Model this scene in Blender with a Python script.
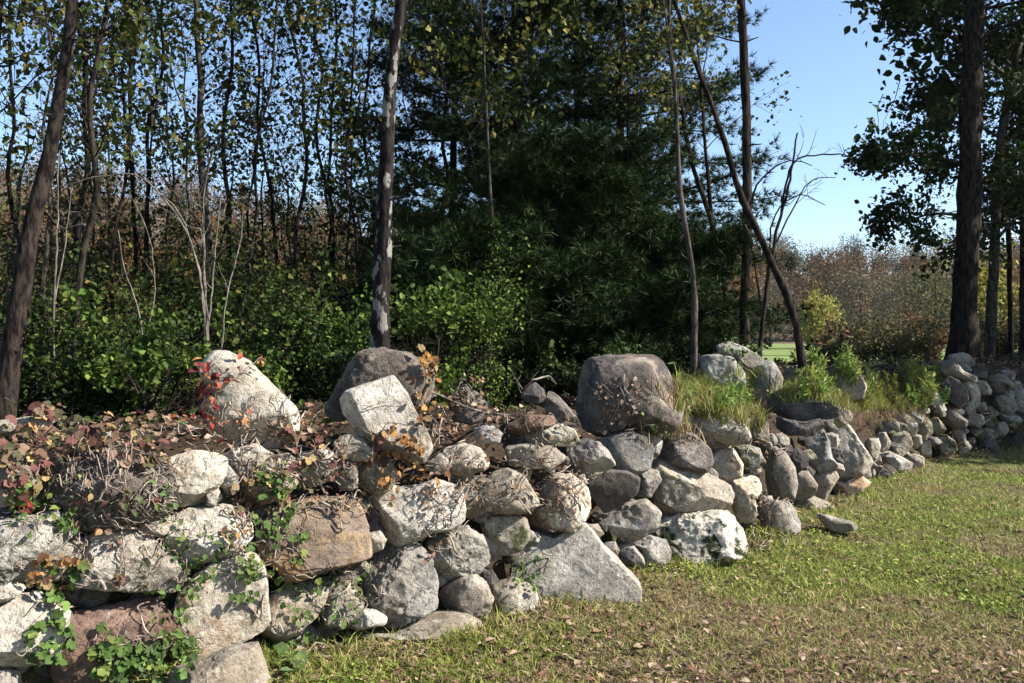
import bpy, math, random
import numpy as np
from mathutils import Vector
from mathutils.bvhtree import BVHTree
R = math.radians
random.seed(7)
rng = np.random.default_rng(11)
scene = bpy.context.scene
for o in list(bpy.data.objects): bpy.data.objects.remove(o, do_unlink=True)
COL = scene.collection

# ------------------------------------------------------------------ camera, sky, sun, exposure
CAM_H = 1.55; F = 910.0; CX = 512.0; CY = 341.5
cam = bpy.data.objects.new('camera', bpy.data.cameras.new('camera')); COL.objects.link(cam)
cam.location = (0, 0, CAM_H); cam.rotation_euler = (R(90), 0, 0)
cam.data.sensor_width = 36; cam.data.lens = 36 * F / 1024; cam.data.clip_end = 3000; cam.data.clip_start = 0.05
scene.camera = cam
SUN_EL = 37.0
SUN_H = Vector((0.97, -0.17, 0)).normalized()          # horizontal direction towards the sun
sd = Vector((SUN_H.x * math.cos(R(SUN_EL)), SUN_H.y * math.cos(R(SUN_EL)), math.sin(R(SUN_EL))))
w = bpy.data.worlds.new('World'); scene.world = w; w.use_nodes = True
nt = w.node_tree
sky = nt.nodes.new('ShaderNodeTexSky'); sky.sky_type = 'NISHITA'; sky.sun_disc = False
sky.sun_elevation = R(SUN_EL); sky.sun_rotation = math.atan2(SUN_H.x, SUN_H.y)
sky.air_density = 1.0; sky.dust_density = 0.5; sky.ozone_density = 3.2; sky.altitude = 100
nt.links.new(sky.outputs[0], nt.nodes['Background'].inputs[0]); nt.nodes['Background'].inputs[1].default_value = 0.082
sun = bpy.data.objects.new('sun', bpy.data.lights.new('sun', 'SUN')); COL.objects.link(sun)
sun.data.energy = 5.0; sun.data.angle = R(0.55); sun.data.color = (1.0, 0.95, 0.87)
sun.rotation_euler = (-sd).to_track_quat('-Z', 'Y').to_euler()
scene.view_settings.view_transform = 'Standard'; scene.view_settings.look = 'None'
scene.view_settings.exposure = 1.55; scene.view_settings.gamma = 1.0

# ------------------------------------------------------------------ helpers
def un(px, py, D):
    """world point seen at pixel (px, py) standing D metres away along the view axis"""
    return np.array([(px - CX) / F * D, D, CAM_H - (py - CY) / F * D])

def hash3(ix, iy, iz, seed):
    h = (ix.astype(np.int64) * 374761393 + iy.astype(np.int64) * 668265263 + iz.astype(np.int64) * 2147483647 + seed * 1274126177) & 0xffffffff
    h = ((h ^ (h >> 13)) * 1274126177) & 0xffffffff
    h = ((h ^ (h >> 16)) * 2246822519) & 0xffffffff
    return ((h ^ (h >> 15)) & 0xffffff) / float(0xffffff) * 2 - 1
def vnoise(p, seed=0):
    f = np.floor(p); u = p - f; u = u * u * u * (u * (u * 6 - 15) + 10); i = f.astype(np.int64)
    out = 0
    for a in (0, 1):
        for b in (0, 1):
            for c in (0, 1):
                wgt = (u[:, 0] if a else 1 - u[:, 0]) * (u[:, 1] if b else 1 - u[:, 1]) * (u[:, 2] if c else 1 - u[:, 2])
                out = out + wgt * hash3(i[:, 0] + a, i[:, 1] + b, i[:, 2] + c, seed)
    return out
def fbm(p, octs=3, seed=0, gain=.5):
    s = 0; a = 1
    for k in range(octs):
        s = s + a * vnoise(p * (2.03 ** k) + 17.3 * k, seed + k); a *= gain
    return s
def norm(v):
    return v / np.maximum(np.linalg.norm(v, axis=-1, keepdims=True), 1e-9)

class MB:
    def __init__(self): self.v = []; self.f = []; self.n = 0
    def add(self, v, f):
        v = np.asarray(v, float).reshape(-1, 3); f = np.asarray(f, np.int64)
        self.v.append(v); self.f.append(f + self.n); self.n += len(v)
    def build(self, name, mat, parent=None, loc=None, smooth=True):
        me = bpy.data.meshes.new(name)
        if self.n:
            V = np.concatenate(self.v)
            if loc is not None: V = V - np.asarray(loc)
            loops = np.concatenate([f.ravel() for f in self.f])
            tot = np.concatenate([np.full(len(f), f.shape[1]) for f in self.f])
            st = np.concatenate([[0], np.cumsum(tot)[:-1]])
            me.vertices.add(len(V)); me.vertices.foreach_set('co', V.ravel())
            me.loops.add(len(loops)); me.loops.foreach_set('vertex_index', loops.astype(np.int32))
            me.polygons.add(len(tot)); me.polygons.foreach_set('loop_start', st.astype(np.int32))
            me.polygons.foreach_set('loop_total', tot.astype(np.int32))
            me.polygons.foreach_set('use_smooth', np.full(len(tot), smooth))
            me.update(calc_edges=True)
        me.materials.append(mat)
        o = bpy.data.objects.new(name, me); COL.objects.link(o)
        if parent is not None: o.parent = parent
        elif loc is not None: o.location = loc
        return o
def tag(o, label=None, cat=None, group=None, kind=None):
    if label: o['label'] = label
    if cat: o['category'] = cat
    if group: o['group'] = group
    if kind: o['kind'] = kind
    return o
def thing(name, loc, label, cat, group=None):
    o = bpy.data.objects.new(name, None); COL.objects.link(o); o.location = loc; o.empty_display_size = .1
    return tag(o, label, cat, group)

def smooth_path(P, rad, step):
    """Catmull-Rom through the points"""
    P = np.asarray(P, float); rad = np.asarray(rad, float)
    if len(P) < 3: P = np.vstack([P[0], (P[0] + P[-1]) / 2, P[-1]]); rad = np.array([rad[0], (rad[0] + rad[-1]) / 2, rad[-1]])
    Q = np.vstack([2 * P[0] - P[1], P, 2 * P[-1] - P[-2]]); out = []; ro = []
    for i in range(len(P) - 1):
        a, b, c, d = Q[i:i + 4]; n = max(2, int(np.linalg.norm(c - b) / step))
        t = np.linspace(0, 1, n, endpoint=False)[:, None]
        out.append(.5 * (2 * b + (c - a) * t + (2 * a - 5 * b + 4 * c - d) * t ** 2 + (3 * b - a - 3 * c + d) * t ** 3))
        ro.append(rad[i] + (rad[i + 1] - rad[i]) * t[:, 0])
    return np.vstack(out + [P[-1:]]), np.concatenate(ro + [rad[-1:]])
def tube(mb, P, rad, sides=5, rough=0.0, seed=0):
    P = np.asarray(P, float); n = len(P); rad = np.broadcast_to(rad, (n,)).astype(float)
    T = norm(np.gradient(P, axis=0))
    ref = np.array([0.31, 0.95, 0.02]) if abs(T[0, 2]) > .6 else np.array([0.05, .1, 1.])
    A = norm(np.cross(T, ref)); B = np.cross(T, A)
    th = np.linspace(0, 2 * np.pi, sides, endpoint=False)
    ring = A[:, None] * np.cos(th)[None, :, None] + B[:, None] * np.sin(th)[None, :, None]
    r = rad[:, None, None] * np.ones((n, sides, 1))
    if rough:
        q = (P[:, None] + ring * .15).reshape(-1, 3) * np.array([14, 14, 3.])
        r = r * (1 + rough * fbm(q, 2, seed).reshape(n, sides, 1))
    V = (P[:, None] + ring * r).reshape(-1, 3)
    i = np.arange(n - 1)[:, None] * sides; j = np.arange(sides)[None]; k = (j + 1) % sides
    mb.add(V, np.stack([i + j, i + k, i + sides + k, i + sides + j], -1).reshape(-1, 4))

# leaf templates (x across, y along, z up)
TEMPL = {
 'diamond': (np.array([[0, 0, 0], [.38, .45, .08], [0, 1, -.05], [-.38, .45, .08]]), [np.array([[0, 1, 2, 3]])]),
 'leaf': (np.array([[0, 0, 0], [.30, .25, .10], [.36, .60, .10], [0, 1.05, -.12], [-.36, .60, .10], [-.30, .25, .10], [0, .5, 0]]),
          [np.array([[0, 1, 2, 6], [0, 6, 4, 5]]), np.array([[6, 2, 3], [6, 3, 4]])]),
 'narrow': (np.array([[0, 0, 0], [.09, .5, .03], [0, 1, -.15], [-.09, .5, .03]]), [np.array([[0, 1, 2, 3]])]),
 'lobed': (np.array([[0, 0, 0], [.35, .05, .06], [.62, .38, .02], [.38, .50, .08], [.42, .80, .0], [0, 1.1, -.12], [-.42, .8, .0], [-.38, .5, .08], [-.62, .38, .02], [-.35, .05, .06], [0, .45, -.02]]),
          [np.array([[10, 0, 1], [10, 1, 2], [10, 2, 3], [10, 3, 4], [10, 4, 5], [10, 5, 6], [10, 6, 7], [10, 7, 8], [10, 8, 9], [10, 9, 0]])]),
}
def leaves(mb, C, size, kind='diamond', up=None, upw=.7, jitter=.5, along=None, alw=1.0):
    C = np.asarray(C, float); n = len(C)
    if n == 0: return
    tv, tf = TEMPL[kind]
    N = rng.normal(size=(n, 3))
    if up is not None: N = norm(N) + np.asarray(up) * upw
    N = norm(N)
    T = rng.normal(size=(n, 3))
    if along is not None: T = norm(T) * .6 + np.asarray(along) * alw
    T = norm(T - (T * N).sum(1, keepdims=True) * N); S = np.cross(T, N)
    sc = size * (1 + jitter * rng.uniform(-1, 1, n))
    V = C[:, None] + sc[:, None, None] * (tv[None, :, 0:1] * S[:, None] + tv[None, :, 1:2] * T[:, None] + tv[None, :, 2:3] * N[:, None])
    k = len(tv); base = mb.n; mb.v.append(V.reshape(-1, 3)); mb.n += n * k
    for f in tf:
        mb.f.append((f[None] + (np.arange(n) * k)[:, None, None] + base).reshape(-1, f.shape[1]))

# ------------------------------------------------------------------ materials
def new_mat(name):
    m = bpy.data.materials.new(name); m.use_nodes = True; n = m.node_tree.nodes; n.clear()
    out = n.new('ShaderNodeOutputMaterial'); return m, m.node_tree, n, m.node_tree.links, out
def ramp(n, stops, interp='LINEAR'):
    r = n.new('ShaderNodeValToRGB'); cr = r.color_ramp; cr.interpolation = interp
    while len(cr.elements) < len(stops): cr.elements.new(.5)
    for e, (p, c) in zip(cr.elements, stops):
        e.position = p; e.color = (*c, 1) if len(c) == 3 else c
    return r
def g(v): return (v, v, v)
def leaf_mat(name, cols, trans=.35, rough=.6, spec=.12):
    m, t, n, L, out = new_mat(name)
    geo = n.new('ShaderNodeNewGeometry')
    k = len(cols); r = ramp(n, [((i + .0) / k, c) for i, c in enumerate(cols)], 'CONSTANT' if k > 3 else 'LINEAR')
    L.new(geo.outputs['Random Per Island'], r.inputs[0])
    hs = n.new('ShaderNodeHueSaturation'); L.new(r.outputs[0], hs.inputs['Color'])
    mr = n.new('ShaderNodeMath'); mr.operation = 'MULTIPLY'; mr.inputs[1].default_value = 37.7; L.new(geo.outputs['Random Per Island'], mr.inputs[0])
    fr = n.new('ShaderNodeMath'); fr.operation = 'FRACT'; L.new(mr.outputs[0], fr.inputs[0])
    mm = n.new('ShaderNodeMapRange'); mm.inputs[3].default_value = .6; mm.inputs[4].default_value = 1.35; L.new(fr.outputs[0], mm.inputs[0]); L.new(mm.outputs[0], hs.inputs['Value'])
    b = n.new('ShaderNodeBsdfPrincipled'); b.inputs['Roughness'].default_value = rough; b.inputs['Specular IOR Level'].default_value = spec
    L.new(hs.outputs[0], b.inputs['Base Color'])
    tr = n.new('ShaderNodeBsdfTranslucent'); L.new(hs.outputs[0], tr.inputs[0])
    mx = n.new('ShaderNodeMixShader'); mx.inputs[0].default_value = trans
    L.new(b.outputs[0], mx.inputs[1]); L.new(tr.outputs[0], mx.inputs[2]); L.new(mx.outputs[0], out.inputs[0]); return m
def bark_mat(name, dark, light, patch=None, patch_amt=.62, scale=1.0):
    m, t, n, L, out = new_mat(name)
    tc = n.new('ShaderNodeTexCoord'); mp = n.new('ShaderNodeMapping'); mp.inputs['Scale'].default_value = (26 * scale, 26 * scale, 7 * scale); L.new(tc.outputs['Object'], mp.inputs[0])
    no = n.new('ShaderNodeTexNoise'); no.inputs['Scale'].default_value = 1; no.inputs['Detail'].default_value = 6; no.inputs['Roughness'].default_value = .65; L.new(mp.outputs[0], no.inputs[0])
    r = ramp(n, [(.42, dark), (.60, light)]); L.new(no.outputs[0], r.inputs[0]); col = r.outputs[0]
    if patch:
        mp2 = n.new('ShaderNodeMapping'); mp2.inputs['Scale'].default_value = (13, 13, 7); L.new(tc.outputs['Object'], mp2.inputs[0])
        n2 = n.new('ShaderNodeTexNoise'); n2.inputs['Scale'].default_value = 1; n2.inputs['Detail'].default_value = 5; L.new(mp2.outputs[0], n2.inputs[0])
        r2 = ramp(n, [(patch_amt - .04, g(0)), (patch_amt, g(1))]); L.new(n2.outputs[0], r2.inputs[0])
        mx = n.new('ShaderNodeMix'); mx.data_type = 'RGBA'; L.new(r2.outputs[0], mx.inputs[0]); L.new(col, mx.inputs[6]); mx.inputs[7].default_value = (*patch, 1); col = mx.outputs[2]
    b = n.new('ShaderNodeBsdfPrincipled'); b.inputs['Roughness'].default_value = .95; b.inputs['Specular IOR Level'].default_value = .05; L.new(col, b.inputs['Base Color'])
    bp = n.new('ShaderNodeBump'); bp.inputs['Strength'].default_value = .8; bp.inputs['Distance'].default_value = .02; L.new(no.outputs[0], bp.inputs['Height']); L.new(bp.outputs[0], b.inputs['Normal'])
    L.new(b.outputs[0], out.inputs[0]); return m
def rock_mat(name, c1, c2, speck=.5, lichen=(.50, .50, .47), lich=.60, stain=None, st=.62, moss=None, ms=.6, bump=1.0):
    m, t, n, L, out = new_mat(name)
    tc = n.new('ShaderNodeTexCoord'); oi = n.new('ShaderNodeObjectInfo')
    ml = n.new('ShaderNodeMath'); ml.operation = 'MULTIPLY'; ml.inputs[1].default_value = 91.0; L.new(oi.outputs['Random'], ml.inputs[0])
    ad = n.new('ShaderNodeVectorMath'); ad.operation = 'ADD'; L.new(tc.outputs['Object'], ad.inputs[0]); L.new(ml.outputs[0], ad.inputs[1]); vec = ad.outputs[0]
    def noise(scale, det=4, ro=.55, dist=0, v=None):
        x = n.new('ShaderNodeTexNoise'); x.inputs['Scale'].default_value = scale; x.inputs['Detail'].default_value = det; x.inputs['Roughness'].default_value = ro; x.inputs['Distortion'].default_value = dist
        L.new(v or vec, x.inputs['Vector']); return x
    def mix(f, a, b, mode='MIX'):
        x = n.new('ShaderNodeMix'); x.data_type = 'RGBA'; x.blend_type = mode
        if isinstance(f, float): x.inputs[0].default_value = f
        else: L.new(f, x.inputs[0])
        for s, q in ((6, a), (7, b)):
            if isinstance(q, tuple): x.inputs[s].default_value = (*q, 1)
            else: L.new(q, x.inputs[s])
        return x.outputs[2]
    big = noise(4.5, 6, .62, .4); rb = ramp(n, [(.34, c1), (.66, c2)]); L.new(big.outputs[0], rb.inputs[0]); col = rb.outputs[0]
    if stain:
        s_ = noise(3.1, 5, .6, .8); rs = ramp(n, [(st - .09, g(0)), (st + .05, g(.85))]); L.new(s_.outputs[0], rs.inputs[0]); col = mix(rs.outputs[0], col, stain)
    li = noise(11, 7, .72, .3); rl = ramp(n, [(lich - .04, g(0)), (lich + .03, g(.8))]); L.new(li.outputs[0], rl.inputs[0]); col = mix(rl.outputs[0], col, lichen)
    sp = noise(85, 3, .7); rsp = ramp(n, [(.36, g(.62)), (.5, g(1)), (.66, g(1.2))]); L.new(sp.outputs[0], rsp.inputs[0]); col = mix(speck, col, rsp.outputs[0], 'MULTIPLY')
    pk = noise(16, 7, .72, .8); rp = ramp(n, [(.33, g(.38)), (.43, g(1))]); L.new(pk.outputs[0], rp.inputs[0]); col = mix(.85, col, rp.outputs[0], 'MULTIPLY')
    dk = noise(37, 5, .7, .4); rd = ramp(n, [(.38, g(.3)), (.47, g(1))]); L.new(dk.outputs[0], rd.inputs[0]); col = mix(.6, col, rd.outputs[0], 'MULTIPLY')
    vz = n.new('ShaderNodeTexVoronoi'); vz.feature = 'DISTANCE_TO_EDGE'; vz.inputs['Scale'].default_value = 3.2; wv = n.new('ShaderNodeVectorMath'); wv.operation = 'ADD'; wn = noise(5, 4, .6); L.new(vec, wv.inputs[0]); L.new(wn.outputs['Color'], wv.inputs[1]); L.new(wv.outputs[0], vz.inputs['Vector'])
    rv = ramp(n, [(.0, g(.22)), (.018, g(1))]); L.new(vz.outputs['Distance'], rv.inputs[0]); fade = noise(2.5, 2); rf = ramp(n, [(.48, g(0)), (.58, g(.9))]); L.new(fade.outputs[0], rf.inputs[0]); col = mix(rf.outputs[0], col, mix(1.0, col, rv.outputs[0], 'MULTIPLY'))
    if moss:
        mo = noise(7, 6, .7, .2); rm = ramp(n, [(ms - .03, g(0)), (ms + .02, g(1))]); L.new(mo.outputs[0], rm.inputs[0]); col = mix(rm.outputs[0], col, moss)
    col = mix(1.0, col, (1.0, .95, .88), 'MULTIPLY')
    dn = noise(1.9, 4, .6, .6); rdn = ramp(n, [(.42, (1, 1, 1)), (.62, (.62, .56, .48))]); L.new(dn.outputs[0], rdn.inputs[0]); col = mix(.8, col, rdn.outputs[0], 'MULTIPLY')
    hs = n.new('ShaderNodeHueSaturation'); mr = n.new('ShaderNodeMapRange'); mr.inputs[3].default_value = .8; mr.inputs[4].default_value = 1.18; L.new(oi.outputs['Random'], mr.inputs[0]); L.new(mr.outputs[0], hs.inputs['Value']); L.new(col, hs.inputs['Color'])
    b = n.new('ShaderNodeBsdfPrincipled'); b.inputs['Roughness'].default_value = .88; b.inputs['Specular IOR Level'].default_value = .25; L.new(hs.outputs[0], b.inputs['Base Color'])
    hsum = n.new('ShaderNodeMath'); hsum.operation = 'ADD'; m1 = n.new('ShaderNodeMath'); m1.operation = 'MULTIPLY'; m1.inputs[1].default_value = .45; L.new(sp.outputs[0], m1.inputs[0]); L.new(m1.outputs[0], hsum.inputs[0]); L.new(pk.outputs[0], hsum.inputs[1])
    h2 = n.new('ShaderNodeMath'); h2.operation = 'ADD'; L.new(hsum.outputs[0], h2.inputs[0]); m2 = n.new('ShaderNodeMath'); m2.operation = 'MULTIPLY'; m2.inputs[1].default_value = 1.2; L.new(li.outputs[0], m2.inputs[0]); L.new(m2.outputs[0], h2.inputs[1])
    bp = n.new('ShaderNodeBump'); bp.inputs['Strength'].default_value = .8 * bump; bp.inputs['Distance'].default_value = .022; L.new(h2.outputs[0], bp.inputs['Height']); L.new(bp.outputs[0], b.inputs['Normal'])
    L.new(b.outputs[0], out.inputs[0]); return m
MOSS = (.035, .055, .012)
RM = {
 'grey':  rock_mat('grey_granite', (.20, .19, .18), (.36, .345, .32)),
 'pale':  rock_mat('pale_granite', (.27, .255, .235), (.46, .44, .405), lichen=(.60, .585, .54), lich=.57),
 'white': rock_mat('white_lichen_granite', (.31, .30, .275), (.55, .53, .49), lichen=(.15, .145, .13), lich=.575, bump=1.6),
 'smooth': rock_mat('smooth_white_granite', (.36, .345, .315), (.53, .51, .47), lichen=(.20, .19, .175), lich=.62, bump=.9),
 'cream': rock_mat('cream_granite', (.31, .285, .245), (.50, .47, .41), lichen=(.60, .57, .50), lich=.58, stain=(.40, .26, .15), st=.58, bump=.7),
 'beige': rock_mat('beige_granite', (.22, .20, .17), (.39, .36, .31), lichen=(.50, .475, .43), lich=.6),
 'rust':  rock_mat('rusty_brown_stone', (.13, .10, .08), (.235, .185, .145), lichen=(.30, .21, .12), lich=.58, stain=(.27, .17, .09), st=.60, speck=.3, bump=.7),
 'red':   rock_mat('reddish_brown_stone', (.13, .085, .07), (.24, .165, .135), lichen=(.42, .40, .37), lich=.66, bump=.9),
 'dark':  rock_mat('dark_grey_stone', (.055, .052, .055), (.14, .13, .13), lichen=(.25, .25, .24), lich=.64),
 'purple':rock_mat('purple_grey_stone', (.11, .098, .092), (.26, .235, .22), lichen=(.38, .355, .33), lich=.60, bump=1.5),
 'plum':  rock_mat('shade_darkened_boulder_stone', (.042, .038, .038), (.13, .115, .11), lichen=(.36, .33, .30), lich=.62, stain=(.25, .22, .19), st=.60, bump=.7),  # base colour darkened for the shade on the huge boulder's front
 'blue':  rock_mat('blue_grey_stone', (.13, .13, .13), (.26, .26, .255), lichen=(.42, .41, .385), lich=.62),
 'mossy': rock_mat('moss_flecked_stone', (.20, .19, .165), (.34, .325, .28), moss=(.07, .085, .03), ms=.55),
 'wmoss': rock_mat('white_stone_with_moss', (.50, .48, .44), (.68, .66, .60), lichen=(.55, .45, .36), lich=.66, moss=(.03, .042, .012), ms=.535, bump=1.4),
 'vein':  rock_mat('black_veined_stone', (.19, .185, .18), (.47, .46, .44), lichen=(.10, .10, .105), lich=.575, bump=1.6),
}
BARK = {  # dark, brown and birch tones lowered to stand in for shade on trunks
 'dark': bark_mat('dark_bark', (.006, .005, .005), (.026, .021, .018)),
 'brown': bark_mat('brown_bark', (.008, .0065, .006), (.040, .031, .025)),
 'birch': bark_mat('patchy_dark_birch_bark', (.007, .006, .006), (.030, .024, .023), (.17, .155, .14), .60),
 'grey': bark_mat('grey_bark', (.022, .019, .016), (.085, .073, .062)),
 'pale': bark_mat('pale_grey_twig_bark', (.08, .07, .058), (.20, .175, .145)),
 'dead': bark_mat('dry_vine_bark', (.10, .075, .06), (.34, .28, .225)),
}
LM = {
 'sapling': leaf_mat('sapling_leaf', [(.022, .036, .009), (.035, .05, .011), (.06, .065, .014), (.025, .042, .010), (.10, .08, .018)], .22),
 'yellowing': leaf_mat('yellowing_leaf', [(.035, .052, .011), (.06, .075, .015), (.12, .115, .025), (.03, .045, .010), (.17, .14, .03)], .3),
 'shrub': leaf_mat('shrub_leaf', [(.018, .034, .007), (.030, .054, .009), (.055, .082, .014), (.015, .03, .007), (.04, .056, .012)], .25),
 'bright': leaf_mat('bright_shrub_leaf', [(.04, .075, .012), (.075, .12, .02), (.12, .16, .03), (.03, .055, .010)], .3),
 'brown': leaf_mat('brown_understory_leaf', [(.06, .04, .018), (.04, .042, .014), (.085, .045, .02), (.03, .038, .012), (.07, .055, .02)], .2),
 'oak': leaf_mat('oak_leaf', [(.018, .034, .009), (.028, .048, .012), (.014, .028, .008), (.04, .056, .014)], .2),
 'needle': leaf_mat('pine_needle', [(.011, .023, .006), (.020, .038, .009), (.038, .062, .014), (.008, .016, .005)], .10, .55),
 'red': leaf_mat('red_creeper_leaf', [(.22, .04, .03), (.34, .09, .05), (.14, .03, .03), (.36, .15, .06), (.20, .08, .06), (.08, .025, .022)], .3),
 'mixed': leaf_mat('mixed_autumn_vine_leaf', [(.14, .08, .05), (.20, .125, .06), (.10, .04, .035), (.085, .075, .03), (.17, .11, .075), (.26, .18, .08), (.06, .06, .028), (.14, .06, .05), (.11, .075, .05), (.08, .05, .035)], .22),
 'green': leaf_mat('green_vine_leaf', [(.07, .12, .028), (.10, .16, .04), (.05, .085, .022), (.15, .19, .05), (.08, .11, .045)], .35),
 'orange': leaf_mat('orange_brown_leaf', [(.22, .10, .035), (.32, .17, .055), (.14, .065, .035), (.22, .15, .07), (.09, .05, .03)], .3),
 'dry': leaf_mat('dry_brown_leaf', [(.15, .095, .06), (.20, .135, .09), (.09, .058, .04), (.28, .20, .14), (.15, .075, .05)], .15),
 'grass': leaf_mat('lawn_grass', [(.15, .19, .035), (.22, .25, .055), (.29, .29, .075), (.12, .155, .03), (.34, .31, .11)], .3),
 'drygrass': leaf_mat('dry_grass', [(.26, .18, .10), (.32, .24, .14), (.19, .12, .075), (.23, .18, .08)], .2),
 'clover': leaf_mat('lawn_clover', [(.15, .21, .03), (.20, .26, .045), (.11, .16, .025), (.26, .29, .065)], .3),
 'weed': leaf_mat('feathery_weed_leaf', [(.15, .23, .05), (.20, .28, .07), (.12, .19, .04), (.25, .31, .09)], .38),
 'farwood': leaf_mat('autumn_wood_crown', [(.13, .105, .075), (.16, .11, .075), (.11, .11, .06), (.17, .13, .08), (.12, .095, .075), (.10, .10, .065)], .15, .8, 0),
 'yellow': leaf_mat('yellow_green_leaf', [(.24, .23, .05), (.19, .20, .04), (.30, .26, .06)], .35),
 'olive': leaf_mat('olive_bush_leaf', [(.075, .075, .028), (.10, .095, .035), (.055, .06, .022), (.13, .10, .04)], .25),
 'rusty': leaf_mat('rusty_orange_leaf', [(.15, .075, .035), (.11, .06, .03), (.19, .11, .045), (.08, .07, .03)], .3),
}
HAZE = .00012
# ------------------------------------------------------------------ plan of the wall (foot of its face), ground heights
FACE = np.array([(-6.5, .8), (-3.6, 2.75), (-2.6, 3.4), (-2.0, 3.75), (-1.3, 4.12), (-.6, 4.55), (0, 5.0), (.6, 5.6), (1.5, 6.55), (2.4, 7.75), (3.5, 9.2), (4.6, 10.7), (5.55, 11.75), (6.6, 12.35), (8.2, 13.2), (11, 14.6), (18, 18)])
def face_D(px):
    k = (px - CX) / F
    for (x0, y0), (x1, y1) in zip(FACE[:-1], FACE[1:]):
        a = x0 - k * y0; b = x1 - k * y1
        if a <= 0 <= b: t = a / (a - b); return y0 + (y1 - y0) * t
    return FACE[-1][1] if k > 0 else FACE[0][1]
def sdist(x, y):
    """signed distance from the face line, positive behind it"""
    best = np.full(x.shape, 1e9); sg = np.ones(x.shape)
    for (x0, y0), (x1, y1) in zip(FACE[:-1], FACE[1:]):
        dx, dy = x1 - x0, y1 - y0; l2 = dx * dx + dy * dy
        t = np.clip(((x - x0) * dx + (y - y0) * dy) / l2, 0, 1)
        d = np.hypot(x - x0 - t * dx, y - y0 - t * dy); s = np.sign(dx * (y - y0) - dy * (x - x0))
        u = d < best - 1e-9; best = np.where(u, d, best); sg = np.where(u, s, sg)
    return best * np.where(sg == 0, 1, sg)
def sstep(a, b, x):
    t = np.clip((x - a) / (b - a), 0, 1); return t * t * (3 - 2 * t)
def ground_h(x, y):
    x = np.asarray(x, float); y = np.asarray(y, float)
    s = sdist(x, y); p = np.stack([x, y, 0 * x], -1).reshape(-1, 3)
    n1 = fbm(p * .9, 3, 5).reshape(x.shape); n2 = fbm(p * 5, 3, 9).reshape(x.shape)
    front = .03 * n1 + .012 * n2 + .06 * sstep(-.7, -.05, s)
    rt = sstep(1.2, 2.2, x)
    bank = ((.80 + .04 * n1 + .05 * n2) * sstep(.14, .40, s) + (.16 + .20 * rt + .06 * n1) * sstep(.40, 1.0, s) - .25 * sstep(1.6, 5, s)) * (1 - sstep(9, 26, s))
    bank = bank * (1 - .42 * sstep(2.7, 3.3, x) * (1 - sstep(4.9, 5.6, x)) * (1 - sstep(.28, .62, s)))
    return front * (1 - sstep(.1, .4, s)) * (1 - sstep(25, 40, np.hypot(x, y))) + bank
def gz(x, y): return float(ground_h(np.array([x]), np.array([y]))[0])

def ground_mat():
    m, t, n, L, out = new_mat('lawn_and_leaf_litter')
    at = n.new('ShaderNodeAttribute'); at.attribute_name = 'bank'
    tc = n.new('ShaderNodeNewGeometry')
    def noise(s, d=5, r=.6):
        x = n.new('ShaderNodeTexNoise'); x.inputs['Scale'].default_value = s; x.inputs['Detail'].default_value = d; x.inputs['Roughness'].default_value = r; L.new(tc.outputs['Position'], x.inputs['Vector']); return x
    a = noise(1.2); ra = ramp(n, [(.40, (.13, .10, .055)), (.60, (.10, .12, .03))]); L.new(a.outputs[0], ra.inputs[0])
    b_ = noise(38, 5, .7); rb = ramp(n, [(.35, g(.35)), (.65, g(1.3))]); L.new(b_.outputs[0], rb.inputs[0])
    mx = n.new('ShaderNodeMix'); mx.data_type = 'RGBA'; mx.blend_type = 'MULTIPLY'; mx.inputs[0].default_value = .9; L.new(ra.outputs[0], mx.inputs[6]); L.new(rb.outputs[0], mx.inputs[7])
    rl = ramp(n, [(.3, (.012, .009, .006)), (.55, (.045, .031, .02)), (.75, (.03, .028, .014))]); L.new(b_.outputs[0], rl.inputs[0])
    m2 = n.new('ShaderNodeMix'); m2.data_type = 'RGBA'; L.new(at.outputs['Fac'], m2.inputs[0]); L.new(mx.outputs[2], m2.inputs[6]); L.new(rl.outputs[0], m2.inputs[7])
    b = n.new('ShaderNodeBsdfPrincipled'); b.inputs['Roughness'].default_value = .95; b.inputs['Specular IOR Level'].default_value = .1; L.new(m2.outputs[2], b.inputs['Base Color'])
    bp = n.new('ShaderNodeBump'); bp.inputs['Strength'].default_value = .8; bp.inputs['Distance'].default_value = .03; L.new(b_.outputs[0], bp.inputs['Height']); L.new(bp.outputs[0], b.inputs['Normal'])
    L.new(b.outputs[0], out.inputs[0]); return m
def axis(lo, hi, a, b, fine, grow):
    m = list(np.arange(a, b, fine)); s = fine; x = a; left = []
    while x > lo: s *= grow; x -= s; left.append(x)
    s = fine; x = m[-1]; right = []
    while x < hi: s *= grow; x += s; right.append(x)
    return np.array(left[::-1] + m + right)
gx = axis(-900, 900, -4, 9.5, .075, 1.09); gy = axis(-60, 1500, 2.3, 15, .075, 1.09)
GX, GY = np.meshgrid(gx, gy); GZ = ground_h(GX, GY)
mb = MB(); ni, nj = GX.shape
I = np.arange(ni - 1)[:, None] * nj + np.arange(nj - 1)[None]
mb.add(np.stack([GX, GY, GZ], -1), np.stack([I, I + 1, I + nj + 1, I + nj], -1).reshape(-1, 4))
ground = mb.build('ground', ground_mat()); tag(ground, kind='structure')
at = ground.data.attributes.new('bank', 'FLOAT', 'POINT')
at.data.foreach_set('value', sstep(-.12, .25, sdist(GX, GY) + .15 * fbm(np.stack([GX, GY, 0 * GX], -1).reshape(-1, 3) * 3, 2, 3).reshape(GX.shape)).ravel())

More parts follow.
